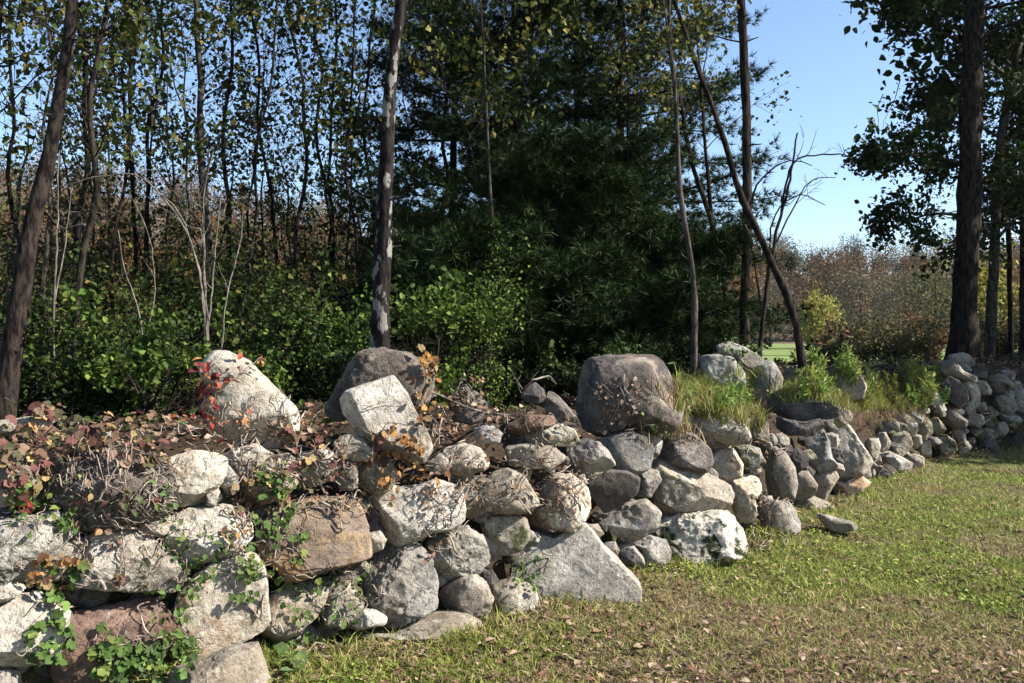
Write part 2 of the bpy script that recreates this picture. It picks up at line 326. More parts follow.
def simple_noise_mat(name, c1, c2, scale, bump=0):
    m, t, n, L, out = new_mat(name); tc = n.new('ShaderNodeNewGeometry')
    x = n.new('ShaderNodeTexNoise'); x.inputs['Scale'].default_value = scale; x.inputs['Detail'].default_value = 6; L.new(tc.outputs['Position'], x.inputs['Vector'])
    r = ramp(n, [(.35, c1), (.65, c2)]); L.new(x.outputs[0], r.inputs[0])
    b = n.new('ShaderNodeBsdfPrincipled'); b.inputs['Roughness'].default_value = .95; b.inputs['Specular IOR Level'].default_value = .1; L.new(r.outputs[0], b.inputs['Base Color']); L.new(b.outputs[0], out.inputs[0]); return m
# mown field beyond the trees
mb = MB(); fx = np.linspace(-40, 160, 60); fy = np.linspace(42, 175, 50); XX, YY = np.meshgrid(fx, fy)
ZZ = .05 + .25 * fbm(np.stack([XX, YY, 0 * XX], -1).reshape(-1, 3) * .03, 2, 4).reshape(XX.shape) + .3 + .75 * sstep(70, 175, YY)
I = np.arange(49)[:, None] * 60 + np.arange(59)[None]
mb.add(np.stack([XX, YY, ZZ], -1), np.stack([I, I + 1, I + 61, I + 60], -1).reshape(-1, 4))
tag(mb.build('field', simple_noise_mat('mown_field_grass', (.10, .14, .04), (.17, .20, .06), .35)), kind='structure')
# wooded hill
def hill_h(x, y):
    k = x / y
    crest = 24 + 26 * (1 - sstep(-.45, .05, k)) + 3 * np.sin(k * 9 + 1)
    return sstep(150, 330, y) * crest + 4 * sstep(140, 200, y)
hx = np.linspace(-420, 420, 120); hy = np.linspace(135, 520, 60); XX, YY = np.meshgrid(hx, hy)
ZZ = hill_h(XX, YY) - .3 + 1.2 * fbm(np.stack([XX, YY, 0 * XX], -1).reshape(-1, 3) * .02, 3, 8).reshape(XX.shape)
I = np.arange(59)[:, None] * 120 + np.arange(119)[None]; mb = MB()
mb.add(np.stack([XX, YY, ZZ], -1), np.stack([I, I + 1, I + 121, I + 120], -1).reshape(-1, 4))
tag(mb.build('hill', simple_noise_mat('hill_leaf_litter', (.07, .05, .035), (.12, .09, .05), .08)), kind='structure')
# the wood on the hill, one far mass of crowns
def wood_mat():
    m, t, n, L, out = new_mat('autumn_wood_crowns')
    at = n.new('ShaderNodeAttribute'); at.attribute_name = 'tint'; geo = n.new('ShaderNodeNewGeometry')
    cs = [(.065, .046, .03), (.09, .055, .032), (.05, .055, .022), (.09, .065, .028), (.058, .042, .03), (.042, .046, .02), (.13, .07, .028), (.08, .058, .038), (.022, .03, .014), (.07, .05, .035)]
    cs = [(a * 1.35, b * 1.08, c * .7) for a, b, c in cs]; r = ramp(n, [(i / len(cs), c) for i, c in enumerate(cs)], 'CONSTANT'); L.new(at.outputs['Fac'], r.inputs[0])
    mr = n.new('ShaderNodeMapRange'); mr.inputs[3].default_value = .7; mr.inputs[4].default_value = 1.3; L.new(geo.outputs['Random Per Island'], mr.inputs[0])
    hs = n.new('ShaderNodeHueSaturation'); L.new(r.outputs[0], hs.inputs['Color']); L.new(mr.outputs[0], hs.inputs['Value'])
    d = n.new('ShaderNodeBsdfDiffuse'); L.new(hs.outputs[0], d.inputs[0]); L.new(d.outputs[0], out.inputs[0]); return m
mb = MB(); tint = []
def crown_pts(c, rx, rz, n):
    d = norm(rng.normal(size=(n, 3))); r = rng.uniform(.45, 1, n)[:, None]
    lump = 1 + .28 * fbm(d * 2.2 + c * .13, 2, 3)[:, None]
    return c + d * r * lump * np.array([rx, rx, rz])
cnt = 0
while cnt < 1500:
    y = 158 + 260 * rng.random() ** 1.3; x = rng.uniform(-.86, .72) * y
    if -.16 * y < x < .10 * y and rng.random() < .75: continue
    h = 6 + 9 * rng.random() ** 1.6; r = h * rng.uniform(.28, .42); z = hill_h(np.array(x), np.array(y)) - .3
    tn = rng.random(); n0 = mb.n; conif = .8 <= tn < .9
    if conif: h *= 1.15; r *= .5
    c = np.array([x, y, float(z) + h * .58])
    n = int((640 if y < 240 else 420 if y < 320 else 260) * (.35 if tn > .9 else 1))
    leaves(mb, crown_pts(c, r, h * .44, n), .42, 'diamond')
    P = np.array([[x, y, float(z)], [x + rng.normal() * .2, y, float(z) + h * .6], [x + rng.normal() * .4, y, float(z) + h * 1.0]]); tube(mb, P, [.2, .12, .03], 3)
    for q in range(7):
        a = rng.uniform(0, 6.28); b0 = P[0] + (P[2] - P[0]) * rng.uniform(.3, .8); tube(mb, np.array([b0, b0 + np.array([math.cos(a) * r * .9, math.sin(a) * r * .9, h * .22])]), [.07, .02], 3)
    tint.append(np.full(mb.n - n0, tn)); cnt += 1
wood = mb.build('autumn_wood', wood_mat()); tag(wood, kind='stuff')
at = wood.data.attributes.new('tint', 'FLOAT', 'POINT'); at.data.foreach_set('value', np.concatenate(tint))
# thin air that pales the far hill
mb = MB(); x0, x1, y0, y1, z0, z1 = -1100, 1100, -90, 1750, -1.5, 76
mb.add([(x0,y0,z0),(x1,y0,z0),(x1,y1,z0),(x0,y1,z0),(x0,y0,z1),(x1,y0,z1),(x1,y1,z1),(x0,y1,z1)], [(0,3,2,1),(4,5,6,7),(0,1,5,4),(1,2,6,5),(2,3,7,6),(3,0,4,7)])
hm, t_, n_, L_h, out_ = new_mat('thin_haze'); pv = n_.new('ShaderNodeVolumePrincipled'); pv.inputs['Density'].default_value = HAZE; pv.inputs['Color'].default_value = (.86, .91, 1, 1); pv.inputs['Anisotropy'].default_value = .3; L_h.new(pv.outputs[0], out_.inputs['Volume'])
if HAZE > 0: tag(mb.build('haze', hm, smooth=False), kind='stuff')
# ------------------------------------------------------------------ stones
import bmesh
ICO = {}
def ico(level):
    if level not in ICO:
        bm = bmesh.new(); bmesh.ops.create_icosphere(bm, subdivisions=level, radius=1)
        ICO[level] = (np.array([v.co[:] for v in bm.verts]), np.array([[v.index for v in f.verts] for f in bm.faces])); bm.free()
    return ICO[level]
TILE = {'A': (0, 341, 3.996), 'B': (0, 512, 3.996), 'C': (200, 341, 3.996), 'D': (200, 512, 3.996), 'E': (400, 341, 3.996), 'F': (400, 480, 3.996),
        'G': (600, 341, 3.996), 'H': (600, 440, 3.996), 'I': (768, 341, 7.945), 'J': (768, 420, 7.945), 'K': (896, 341, 7.945), 'L': (896, 400, 7.945)}
ALLV = []; ALLF = []; NV = 0
def stone(name, tile, poly, mat, label, back=0., thick=.8, facets=5, planes=None, rough=1.0, box=.62, depth=None, cat='stone', group='stones of the dry stone wall', zfloor=True):
    global NV
    ox, oy, sc = TILE[tile]
    P = np.array([(ox + a / sc, oy + b / sc) for a, b in poly], float)
    # area centroid
    x, y = P[:, 0], P[:, 1]; x1, y1 = np.roll(x, -1), np.roll(y, -1); cr = x * y1 - x1 * y; A = cr.sum() / 2
    c = np.array([((x + x1) * cr).sum() / (6 * A), ((y + y1) * cr).sum() / (6 * A)])
    # radius of the outline by angle
    nth = 180; th = np.linspace(0, 2 * np.pi, nth, endpoint=False); Rr = np.zeros(nth)
    Q = P - c; Q[:, 1] *= -1
    for i in range(len(Q)):
        a, b = Q[i], Q[(i + 1) % len(Q)]; e = b - a
        dx, dy = np.cos(th), np.sin(th); den = dx * e[1] - dy * e[0]
        den = np.where(abs(den) < 1e-9, 1e-9, den)
        t = (a[0] * e[1] - a[1] * e[0]) / den; u = (a[0] * dy - a[1] * dx) / den
        ok = (t > 0) & (u >= -1e-6) & (u <= 1 + 1e-6); Rr = np.where(ok, np.maximum(Rr, t), Rr)
    Rr = np.where(Rr == 0, Rr.mean(), Rr)
    k = np.array([.06, .24, .4, .24, .06]); Rr = np.convolve(np.concatenate([Rr[-2:], Rr, Rr[:2]]), k, 'valid') * (1.11 if tile < 'J' else 1.2)
    Rm = math.sqrt(abs(A) / math.pi)
    seed = (hash(label) if False else sum(ord(ch) * (i + 1) for i, ch in enumerate(label)) + int(c[0] * 13 + c[1] * 7)) % 100000
    rr = np.random.default_rng(seed)
    D0 = depth or face_D(c[0]); z0 = CAM_H - (c[1] - CY) / F * D0
    m_per_px0 = D0 / F; T = Rm * m_per_px0 * thick
    D = D0 + .10 * max(z0, 0) + T * .55 + back
    yb = P[:, 1].max(); Dg = (CAM_H + .02) * F / (yb - CY - 1) if yb > CY + 5 else 99
    D = min(D, Dg)
    if back >= .2 and tile in 'GI' and c[0] > 640:      # ridge stones are bedded where the ray to their foot meets the bank
        kx = (c[0] - CX) / F; kz = (yb - 5 - CY) / F
        for Dt in np.arange(D0 + .15, D0 + 4.5, .05):
            if gz(kx * Dt, Dt) >= CAM_H - kz * Dt: D = Dt + T * .35; break
    mpp = D / F
    C = un(c[0], c[1], D); T = Rm * mpp * thick
    lev = 6 if Rm > 26 else (5 if Rm > 7 else 4)
    S, Fc = ico(lev)
    ang = np.arctan2(S[:, 1], S[:, 0]) % (2 * np.pi); fi = ang / (2 * np.pi) * nth; i0 = np.floor(fi).astype(int) % nth; fr = fi - np.floor(fi)
    Ra = (Rr[i0] * (1 - fr) + Rr[(i0 + 1) % nth] * fr) * mpp
    rho = np.hypot(S[:, 0], S[:, 1]); p = rho ** box; q = np.abs(S[:, 2]) ** box * np.sign(S[:, 2])
    V = np.stack([Ra * p * np.cos(ang), Ra * p * np.sin(ang), q * T], -1)
    # broken faces: flat planes cut from the front and back
    L_ = Rm * mpp
    pl = list(planes or [])
    for _ in range(facets + 4 if rough > .6 else facets):
        nrm = rr.normal(size=3); nrm[2] = abs(nrm[2]) * .9 + .55
        if rr.random() < .3: nrm[2] *= -1
        pl.append((*nrm, rr.uniform(.66, .90)))
    for (a, b, cc, off) in pl:
        nrm = np.array([a, b, cc], float); nrm /= np.linalg.norm(nrm)
        d = V @ nrm; h = d.max() * off; ex = d - h
        V = V - nrm * (np.where(ex > 0, ex * .97, 0))[:, None]
    # surface relief
    so = rr.uniform(0, 50, 3)
    N = norm(V); U = V / max(L_, .02)
    d = .045 * fbm(U * 1.2 + so, 2, 1) - .045 * np.abs(fbm(U * 2.4 + so, 3, 5)) + .02 * fbm(U * 7 + so, 4, 2, .6)
    crack = np.abs(vnoise(U * 1.7 + so + .3 * fbm(U * 4 + so, 2, 6)[:, None], 8)); d = d - .05 * np.clip(.05 - crack, 0, .05) / .05 * (rough > .4)
    V = V + N * (d * L_ * rough)[:, None]
    # turn the stone's front towards where the wall is seen from
    fwd = norm(np.array([-C[0], -C[1], 0.]))          # local +z
    zup = np.array([0, 0, 1.]); right = norm(np.cross(zup, fwd))
    # outline stays upright; local frame = right, up, forward
    W = V[:, 0:1] * right + V[:, 1:2] * zup + V[:, 2:3] * fwd
    m = MB(); m.add(W, Fc); o = m.build(name, RM[mat]); o.location = C
    tag(o, label, cat, group)
    ALLV.append(W + C); ALLF.append(Fc + NV); NV += len(W)
    return o
ST = 'wall_stone'
S_ = [
 # ---- far left, upper courses
 ('C', [(45,75),(80,55),(130,62),(200,95),(250,150),(300,200),(350,250),(410,310),(430,345),(405,400),(330,420),(240,415),(130,385),(60,330),(35,260),(52,180),(20,130)], 'smooth', 'big white domed boulder on the wall top beside red creeper leaves', dict(back=.12, facets=2, rough=.6)),
 ('A', [(-80,330),(60,312),(160,305),(230,320),(150,345),(40,372),(-80,380)], 'pale', 'flat pale slab on the wall top at the left end', dict(back=.1, thick=1.2)),
 ('A', [(-70,500),(0,500),(60,490),(110,480),(135,560),(150,590),(110,640),(0,655),(-70,640)], 'white', 'chalk-white rough stone at the left end under maroon and red leaves', {}),
 ('A', [(240,500),(330,470),(450,450),(600,470),(670,530),(665,600),(640,683),(520,740),(340,720),(270,640),(225,560)], 'purple', 'wide dark purplish-grey boulder draped with dry vines', dict(facets=7, rough=1.5)),
 ('A', [(385,380),(430,362),(447,385),(430,425),(395,430)], 'white', 'small white stone among yellowed leaves above the purplish boulder', dict(back=.05)),
 ('A', [(690,470),(760,445),(850,455),(897,480),(885,550),(840,625),(780,658),(720,645),(695,610),(668,570),(675,500)], 'cream', 'pale greenish lichened oval stone with shaded left side', dict(facets=4)),
 ('A', [(828,612),(870,592),(884,625),(862,658),(830,655)], 'white', 'thumb-sized white stone wedged beside the pale lichened oval', {}),
 ('C', [(80,510),(115,498),(150,545),(152,595),(115,612),(88,580)], 'grey', 'narrow upright grey stone right of the pale lichened oval', {}),
 ('C', [(95,460),(150,430),(220,420),(275,452),(285,490),(235,510),(185,570),(155,585),(130,510),(98,490)], 'pale', 'smooth pale grey stone under the white domed boulder', dict(back=.03)),
 ('C', [(295,465),(345,462),(378,490),(384,560),(348,615),(290,640),(205,655),(172,615),(195,545),(245,490)], 'beige', 'pinkish beige stone half hidden by vine leaves', dict(back=.04)),
 ('C', [(380,490),(410,440),(465,418),(525,450),(545,510),(505,560),(430,575),(385,545)], 'grey', 'round grey stone in shade crossed by thin vines', dict(back=.06)),
 ('C', [(550,490),(600,478),(632,520),(622,595),(570,605),(545,550)], 'grey', 'small squarish grey stone right of the vine-crossed round one', dict(back=.06)),
 ('C', [(540,390),(590,370),(645,385),(695,440),(690,470),(620,480),(550,450)], 'pale', 'pale stone peeking out under the leaning white slab', dict(back=.05)),
 ('C', [(640,500),(690,468),(750,475),(785,520),(765,590),(690,605),(640,565)], 'mossy', 'greenish stone under fallen orange leaves below the leaning slab', dict(back=.05)),
 ('C', [(600,205),(680,180),(770,155),(820,220),(860,300),(905,380),(915,420),(880,470),(830,465),(780,430),(715,420),(690,425),(665,400),(620,330),(590,290),(575,240)], 'pale', 'leaning pale rectangular slab propped against the dark boulder', dict(facets=1, planes=[(.25,.25,1,.62),(-.75,-.25,.6,.80)], box=.45, rough=.5)),
 ('C', [(600,100),(640,60),(700,45),(770,45),(860,65),(930,100),(962,150),(935,215),(880,250),(800,290),(600,300),(560,305),(520,265),(560,180)], 'purple', 'large grey-brown boulder behind the leaning slab at the foot of a trunk', dict(back=.42, facets=5)),
 # ---- far left, lower courses
 ('B', [(-70,10),(0,12),(60,30),(130,25),(180,12),(240,38),(292,95),(240,125),(190,180),(120,262),(60,285),(0,275),(-70,270)], 'white', 'bulky bright white boulder cut by the left edge below green leaves', dict(facets=7, rough=1.5)),
 ('B', [(-60,285),(0,278),(60,290),(92,315),(45,345),(0,358),(-60,358)], 'pale', 'low wedge of pale stone under the bulky white boulder', {}),
 ('B', [(-70,385),(0,385),(60,352),(130,345),(205,375),(245,425),(240,490),(220,560),(180,600),(100,602),(30,592),(-70,560)], 'pale', 'rounded pale boulder at the left end with creeper down its right side', dict(facets=3, rough=.7)),
 ('B', [(-60,645),(30,640),(72,665),(78,730),(-60,740)], 'grey', 'grey stone in the lowest left corner of the wall', {}),
 ('B', [(370,95),(450,62),(520,68),(600,110),(650,170),(710,250),(705,300),(640,330),(560,312),(480,332),(400,325),(335,280),(318,210),(345,150)], 'white', 'domed white stone crossed by black twigs above the red-brown block', dict(facets=5)),
 ('B', [(180,185),(220,125),(290,98),(350,112),(338,170),(312,222),(270,252),(200,272),(130,292),(150,235)], 'beige', 'shaded brownish stone between two white boulders', dict(back=.06)),
 ('B', [(320,385),(400,370),(500,360),(600,370),(650,430),(700,500),(722,590),(680,660),(600,725),(400,735),(290,700),(255,590),(260,520),(310,470)], 'red', 'square red-brown block with white lichen specks', dict(facets=3, planes=[(0,.1,1,.6)], box=.5, rough=.8)),
 ('B', [(560,50),(600,20),(650,2),(683,30),(682,72),(640,98),(600,88),(570,80)], 'beige', 'small tan stone wedged under the purplish boulder', dict(back=.03)),
 ('B', [(650,140),(690,70),(700,10),(760,-12),(850,-18),(940,0),(995,55),(990,110),(940,160),(860,175),(800,200),(740,215),(690,205),(655,175)], 'pale', 'long rounded pale stone with a shadowed left half and vine leaves', dict(facets=4)),
 ('D', [(-60,300),(0,240),(50,205),(140,178),(212,190),(238,230),(250,300),(250,380),(260,430),(230,470),(150,500),(60,545),(0,548),(-50,512),(-82,450),(-82,380)], 'cream', 'large upright cream block with orange rust streaks', dict(facets=2, planes=[(0,.1,1,.62)], rough=.55, box=.5)),
 ('D', [(-130,620),(-60,620),(50,590),(130,562),(220,555),(262,590),(302,660),(320,760),(100,780),(-130,760)], 'beige', 'low brownish-grey foundation stone at the bottom left', dict(facets=4, rough=.8)),
 ('D', [(245,90),(290,10),(350,-32),(450,-42),(560,-38),(620,-12),(652,60),(662,172),(600,186),(500,212),(420,245),(350,242),(320,190),(270,160)], 'rust', 'flat rusty brown slab with orange lichen', dict(facets=2, planes=[(.05,.3,1,.55)], rough=.5, box=.45)),
 ('D', [(262,350),(330,310),(400,300),(480,288),(500,330),(475,400),(400,470),(330,502),(262,492),(245,430)], 'beige', 'mottled tan stone under the rusty slab', dict(back=.04)),
 ('D', [(515,320),(590,278),(640,290),(655,350),(640,420),(600,472),(540,482),(485,445),(495,385)], 'mossy', 'mid-grey stone with faint green film left of the black-veined boulder', dict(back=.04)),
 ('D', [(605,420),(640,392),(700,395),(745,430),(735,452),(650,472),(612,462)], 'pale', 'small flat stone at the foot of the black-veined boulder', {}),
 ('D', [(700,170),(760,140),(830,133),(880,150),(912,200),(932,290),(936,370),(890,402),(820,432),(760,447),(720,392),(670,342),(638,270),(650,210)], 'vein', 'round grey boulder with black veins and cracks', dict(facets=4, rough=1.4)),
 ('D', [(660,92),(720,78),(742,110),(727,150),(690,167),(660,132)], 'beige', 'small tan stone right of the rusty slab with green leaves', dict(back=.02)),
 ('D', [(620,485),(700,455),(780,462),(860,432),(960,425),(1010,422),(1090,440),(1125,462),(1060,492),(900,515),(700,535),(632,518)], 'beige', 'long low foundation ledge rising out of the grass', dict(thick=1.6, back=-.05)),
 # ---- centre left
 ('F', [(-112,100),(-90,50),(-40,25),(0,38),(60,34),(130,14),(190,18),(236,55),(247,110),(240,160),(200,192),(130,197),(70,227),(0,247),(-60,228),(-102,165)], 'pale', 'long pale block with a dark undercut left end', dict(facets=2, planes=[(.2,.35,1,.62),(-.8,-.35,.6,.72)], rough=.6)),
 ('F', [(305,85),(330,30),(380,-25),(430,-38),(490,-12),(530,50),(548,90),(500,127),(420,127),(350,114)], 'beige', 'smooth tan oval stone like a loaf below dry vines', dict(facets=2, rough=.5)),
 ('F', [(565,35),(615,-12),(690,-8),(737,40),(757,110),(722,170),(665,212),(600,218),(560,222),(520,175),(500,115),(540,85)], 'cream', 'angular cream stone with a shaded lower left face', dict(facets=4, planes=[(-.7,-.5,.7,.62)])),
 ('F', [(105,240),(200,200),(270,193),(332,240),(358,290),(352,332),(290,362),(210,392),(150,387),(118,320)], 'white', 'rough white stone pitted with black cracks', dict(facets=4, rough=1.6)),
 ('F', [(180,430),(240,385),(290,376),(342,420),(367,470),(352,522),(300,552),(230,547),(178,512),(158,470)], 'grey', 'round grey cobble at the foot of the wall left of the big triangular slab', dict(facets=2)),
 ('F', [(320,150),(400,140),(492,140),(517,220),(482,272),(420,288),(370,272),(338,222)], 'mossy', 'yellow-green mossy stone under the tan loaf-shaped one', dict(back=.05)),
 ('F', [(325,370),(368,362),(392,400),(365,428),(330,408)], 'dark', 'little dark stone above the round grey cobble', dict(back=.05)),
 ('F', [(468,330),(488,240),(560,218),(620,238),(690,205),(742,198),(800,268),(862,330),(935,410),(925,470),(760,505),(560,505),(470,480),(455,400)], 'grey', 'huge flat-faced triangular grey slab at the foot of the wall', dict(facets=1, planes=[(.05,.25,1,.5)], rough=.55, box=.45)),
 ('F', [(375,425),(450,400),(530,430),(552,500),(520,570),(420,570),(368,505)], 'pale', 'mottled pale stone at the left foot of the triangular slab', dict(back=-.02)),
 ('F', [(818,250),(860,246),(868,288),(842,304),(810,284)], 'pale', 'tiny pale stone above the triangular slab', {}),
 ('F', [(868,262),(920,252),(968,310),(974,356),(918,354),(878,312)], 'vein', 'small dark-streaked stone right of the triangular slab', {}),
 ('F', [(690,180),(735,165),(750,190),(725,205),(700,203)], 'white', 'tiny white stone between the cream stone and the slab', {}),
 ('F', [(750,180),(790,178),(815,215),(790,235),(755,215)], 'beige', 'small tan stone tucked over the peak of the slab', dict(back=.05)),
 # ---- top centre rubble
 ('E', [(485,380),(560,348),(640,335),(692,358),(710,400),(682,422),(600,412),(500,408)], 'mossy', 'smooth greenish-grey flat stone left of the huge dark boulder', dict(thick=1.2)),
 ('E', [(430,335),(520,298),(600,302),(635,330),(560,350),(490,375),(450,370)], 'red', 'reddish-brown stone lying on the greenish flat one', dict(back=.08)),
 ('E', [(492,195),(540,168),(572,195),(584,232),(540,248),(498,240)], 'dark', 'small dark knob of stone on the ridge under a bent branch', dict(back=.3)),
 ('E', [(575,255),(600,200),(655,240),(700,300),(725,345),(665,340),(600,310)], 'purple', 'brown pointed stone leaning on the huge dark boulder', dict(back=.18)),
 ('E', [(425,425),(490,412),(560,418),(645,422),(655,470),(600,502),(520,505),(440,485)], 'beige', 'wide tan slab buried in dry twigs', dict(thick=1.2)),
 ('E', [(178,432),(250,413),(312,430),(354,480),(342,515),(270,545),(198,525)], 'beige', 'tan rounded stone above the tan loaf-shaped one', dict(back=.04)),
 ('E', [(113,482),(160,450),(192,478),(194,535),(130,538)], 'grey', 'small grey stone right of the leaning slab foot', dict(back=.05)),
 ('E', [(296,352),(360,333),(404,368),(394,404),(308,406)], 'blue', 'small blue-grey stone on the ridge among orange leaves', dict(back=.1)),
 ('E', [(195,225),(260,188),(332,218),(345,270),(302,335),(215,318)], 'dark', 'dark stone under the tangle of dead brambles', dict(back=.3)),
 ('E', [(712,535),(740,532),(748,570),(716,577)], 'white', 'tiny white chip between the dark triangle and the angular grey stone', {}),
 ('G', [(-102,200),(-62,110),(-42,85),(30,70),(140,68),(200,70),(238,95),(262,145),(302,190),(314,250),(297,330),(255,354),(180,342),(110,330),(70,370),(0,370),(-55,335),(-102,285)], 'plum', 'huge dark rounded boulder on the wall top with a pale right edge', dict(back=.1, facets=1, planes=[(-.30,-.30,1,.87),(.75,.35,.5,.86)], rough=.6, thick=1.0, box=.8)),
 ('G', [(95,320),(170,342),(232,372),(247,402),(222,472),(198,462),(192,400),(140,362)], 'grey', 'grey stone wedged under the huge dark boulder', dict(back=.04)),
 # ---- centre right courses
 ('E', [(668,432),(740,393),(790,400),(832,450),(853,490),(822,517),(720,523),(688,492)], 'grey', 'angular grey stone under the huge boulder left of the blue-grey one', {}),
 ('E', [(758,545),(830,523),(902,526),(952,550),(942,600),(882,652),(820,678),(788,642),(758,592)], 'dark', 'dark triangular stone pointing downward', dict(facets=1, planes=[(0,.1,1,.6)], rough=.6)),
 ('G', [(-25,405),(0,400),(60,378),(120,364),(182,388),(207,430),(192,500),(150,527),(80,527),(50,490),(20,440)], 'blue', 'smooth blue-grey cube-like stone with dark left side', dict(facets=1, planes=[(.4,.2,1,.66),(-.8,.1,.6,.7)], rough=.4)),
 ('H', [(-35,308),(40,270),(140,250),(182,243),(233,280),(228,332),(170,382),(110,407),(60,372),(20,335)], 'grey', 'pointed grey stone right above the triangular slab', dict(facets=4)),
 ('H', [(148,132),(190,118),(232,130),(243,160),(202,222),(160,238),(138,210)], 'grey', 'small triangular grey stone left of the long boulder', {}),
 ('H', [(188,95),(260,88),(340,110),(430,140),(502,180),(518,220),(492,270),(430,282),(340,288),(270,308),(230,283),(213,205),(185,130)], 'beige', 'long tan and grey boulder in the middle course', dict(facets=4, rough=.8)),
 ('G', [(232,445),(260,390),(320,363),(380,380),(432,430),(443,480),(422,517),(350,508),(280,488),(238,472)], 'purple', 'smooth brownish boulder with black left side right of the blue-grey one', dict(facets=1, planes=[(-.8,0,.6,.66),(.3,.3,1,.72)], rough=.5)),
 ('G', [(438,472),(480,433),(530,433),(567,490),(562,537),(510,553),(460,532),(443,502)], 'cream', 'small round cream cobble with a cracked face', dict(facets=2, rough=.6)),
 ('G', [(508,432),(580,418),(632,428),(654,480),(632,502),(580,508),(545,470)], 'mossy', 'greenish stone right of the round cream cobble', {}),
 ('G', [(350,295),(400,268),(500,288),(562,320),(594,380),(540,412),(500,408),(440,385),(380,375),(345,340)], 'grey', 'jagged grey ledge stone jutting from under the grass', dict(facets=7, planes=[(0,-.8,.5,.6)], rough=1.5)),
 ('G', [(580,322),(620,298),(667,330),(672,400),(610,395)], 'mossy', 'small stone furred with moss beside the jagged ledge', {}),
 ('G', [(415,515),(450,510),(480,535),(470,560),(430,545)], 'grey', 'little grey wedge under the round cream cobble', dict(back=.02)),
 ('H', [(503,178),(570,133),(622,150),(642,190),(617,240),(622,290),(590,322),(550,318),(528,260),(500,222)], 'cream', 'upright cream stone right of the long boulder', dict(facets=4, planes=[(-.7,-.3,.6,.75)])),
 ('H', [(440,285),(490,272),(520,290),(500,305),(460,300)], 'grey', 'sliver of grey stone under the right end of the long boulder', {}),
 ('H', [(208,392),(230,330),(330,293),(430,288),(502,298),(548,340),(573,420),(542,458),(480,452),(420,500),(340,525),(288,485),(262,425)], 'wmoss', 'white boulder mottled with dark green moss at the foot', dict(facets=5, rough=1.3)),
 ('H', [(128,402),(200,385),(262,402),(280,450),(262,515),(190,525),(148,472)], 'vein', 'dark mottled stone left of the mossy white boulder', {}),
 ('H', [(20,412),(60,405),(75,440),(60,470),(25,455)], 'beige', 'fist-sized tan stone above the right slope of the slab', {}),
 ('H', [(658,62),(700,33),(742,60),(772,110),(783,170),(772,222),(720,232),(678,222),(668,150)], 'grey', 'tall smooth upright stone beside the hanging dry vine', dict(facets=2, planes=[(-.8,.2,.5,.7)], rough=.5)),
 ('H', [(775,165),(790,130),(830,128),(864,180),(852,217),(810,238),(770,232)], 'beige', 'egg-shaped yellowish cobble right of the tall smooth stone', dict(facets=1, rough=.4)),
 ('H', [(855,145),(890,113),(932,118),(948,150),(915,205),(902,238),(860,222),(848,185)], 'beige', 'rounded brown cobble right of the egg-shaped one', dict(facets=2, rough=.5)),
 ('H', [(648,275),(700,248),(770,253),(793,330),(792,372),(740,405),(680,370),(640,320)], 'grey', 'squat grey foundation stone in the lawn edge', dict(facets=3, planes=[(0,.3,1,.66)])),
 ('H', [(688,243),(780,233),(840,223),(902,248),(928,266),(872,287),(795,292),(770,262)], 'beige', 'long flat tan foundation stone behind the squat grey one', dict(thick=1.2)),
 ('H', [(648,225),(687,223),(692,256),(650,258)], 'pale', 'small pale block on top of the squat grey stone', {}),
 ('H', [(872,315),(900,300),(960,318),(1012,325),(1022,350),(960,368),(900,348)], 'beige', 'single elongated stone lying loose on the lawn', dict(group=None, depth=7.2)),
 ('H', [(863,300),(884,292),(897,308),(876,320)], 'white', 'small white pebble at the end of the loose stone on the lawn', dict(group=None, depth=7.3)),
 # ---- wall top right of centre
 ('G', [(398,66),(470,58),(540,60),(572,100),(575,170),(500,195),(425,160)], 'blue', 'grey flat boulder on the ridge in the grass, leftmost of three', dict(back=.3)),
 ('G', [(470,22),(520,4),(580,28),(632,60),(642,88),(600,102),(570,92),(540,62),(490,56)], 'grey', 'sloping grey boulder on the ridge with a leafy weed on it', dict(back=.55)),
 ('G', [(568,112),(610,84),(682,88),(722,150),(712,210),(690,270),(640,300),(585,265),(560,180)], 'blue', 'upright blue-grey boulder on the ridge behind the hanging vine', dict(back=.22, facets=3)),
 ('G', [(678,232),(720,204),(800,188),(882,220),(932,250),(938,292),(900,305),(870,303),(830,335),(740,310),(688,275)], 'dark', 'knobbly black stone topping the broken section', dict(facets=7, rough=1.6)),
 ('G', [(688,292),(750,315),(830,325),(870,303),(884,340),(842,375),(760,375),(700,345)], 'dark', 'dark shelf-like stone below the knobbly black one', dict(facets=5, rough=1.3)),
 ('I', [(510,520),(560,530),(640,560),(662,610),(642,652),(565,690),(525,650),(505,580)], 'cream', 'cream stone at the right end of the knobbly black one', {}),
 ('I', [(425,605),(480,590),(514,620),(508,672),(450,683),(422,652)], 'grey', 'round grey knob under the knobbly black stone', {}),
 ('J', [(390,100),(440,110),(475,180),(492,290),(532,340),(522,382),(400,402),(345,370),(328,250),(318,130)], 'blue', 'long blue-grey stone slanting down left of the black hollow', dict(facets=4)),
 ('J', [(430,50),(560,60),(620,48),(662,100),(732,200),(792,310),(762,372),(702,432),(620,488),(568,452),(560,330),(545,200),(500,120)], 'pale', 'large pale wedge with grooved face right of the black hollow', dict(facets=5, planes=[(.2,.1,1,.6)], rough=1.2)),
 ('J', [(500,540),(540,500),(610,500),(680,460),(760,458),(795,480),(722,562),(650,612),(600,605),(500,575)], 'cream', 'cream foundation stone under the grooved wedge', dict(facets=4)),
 ('J', [(150,225),(240,228),(312,280),(305,350),(240,405),(205,335)], 'dark', 'shadowed stone behind the tall smooth upright one', dict(back=.04)),
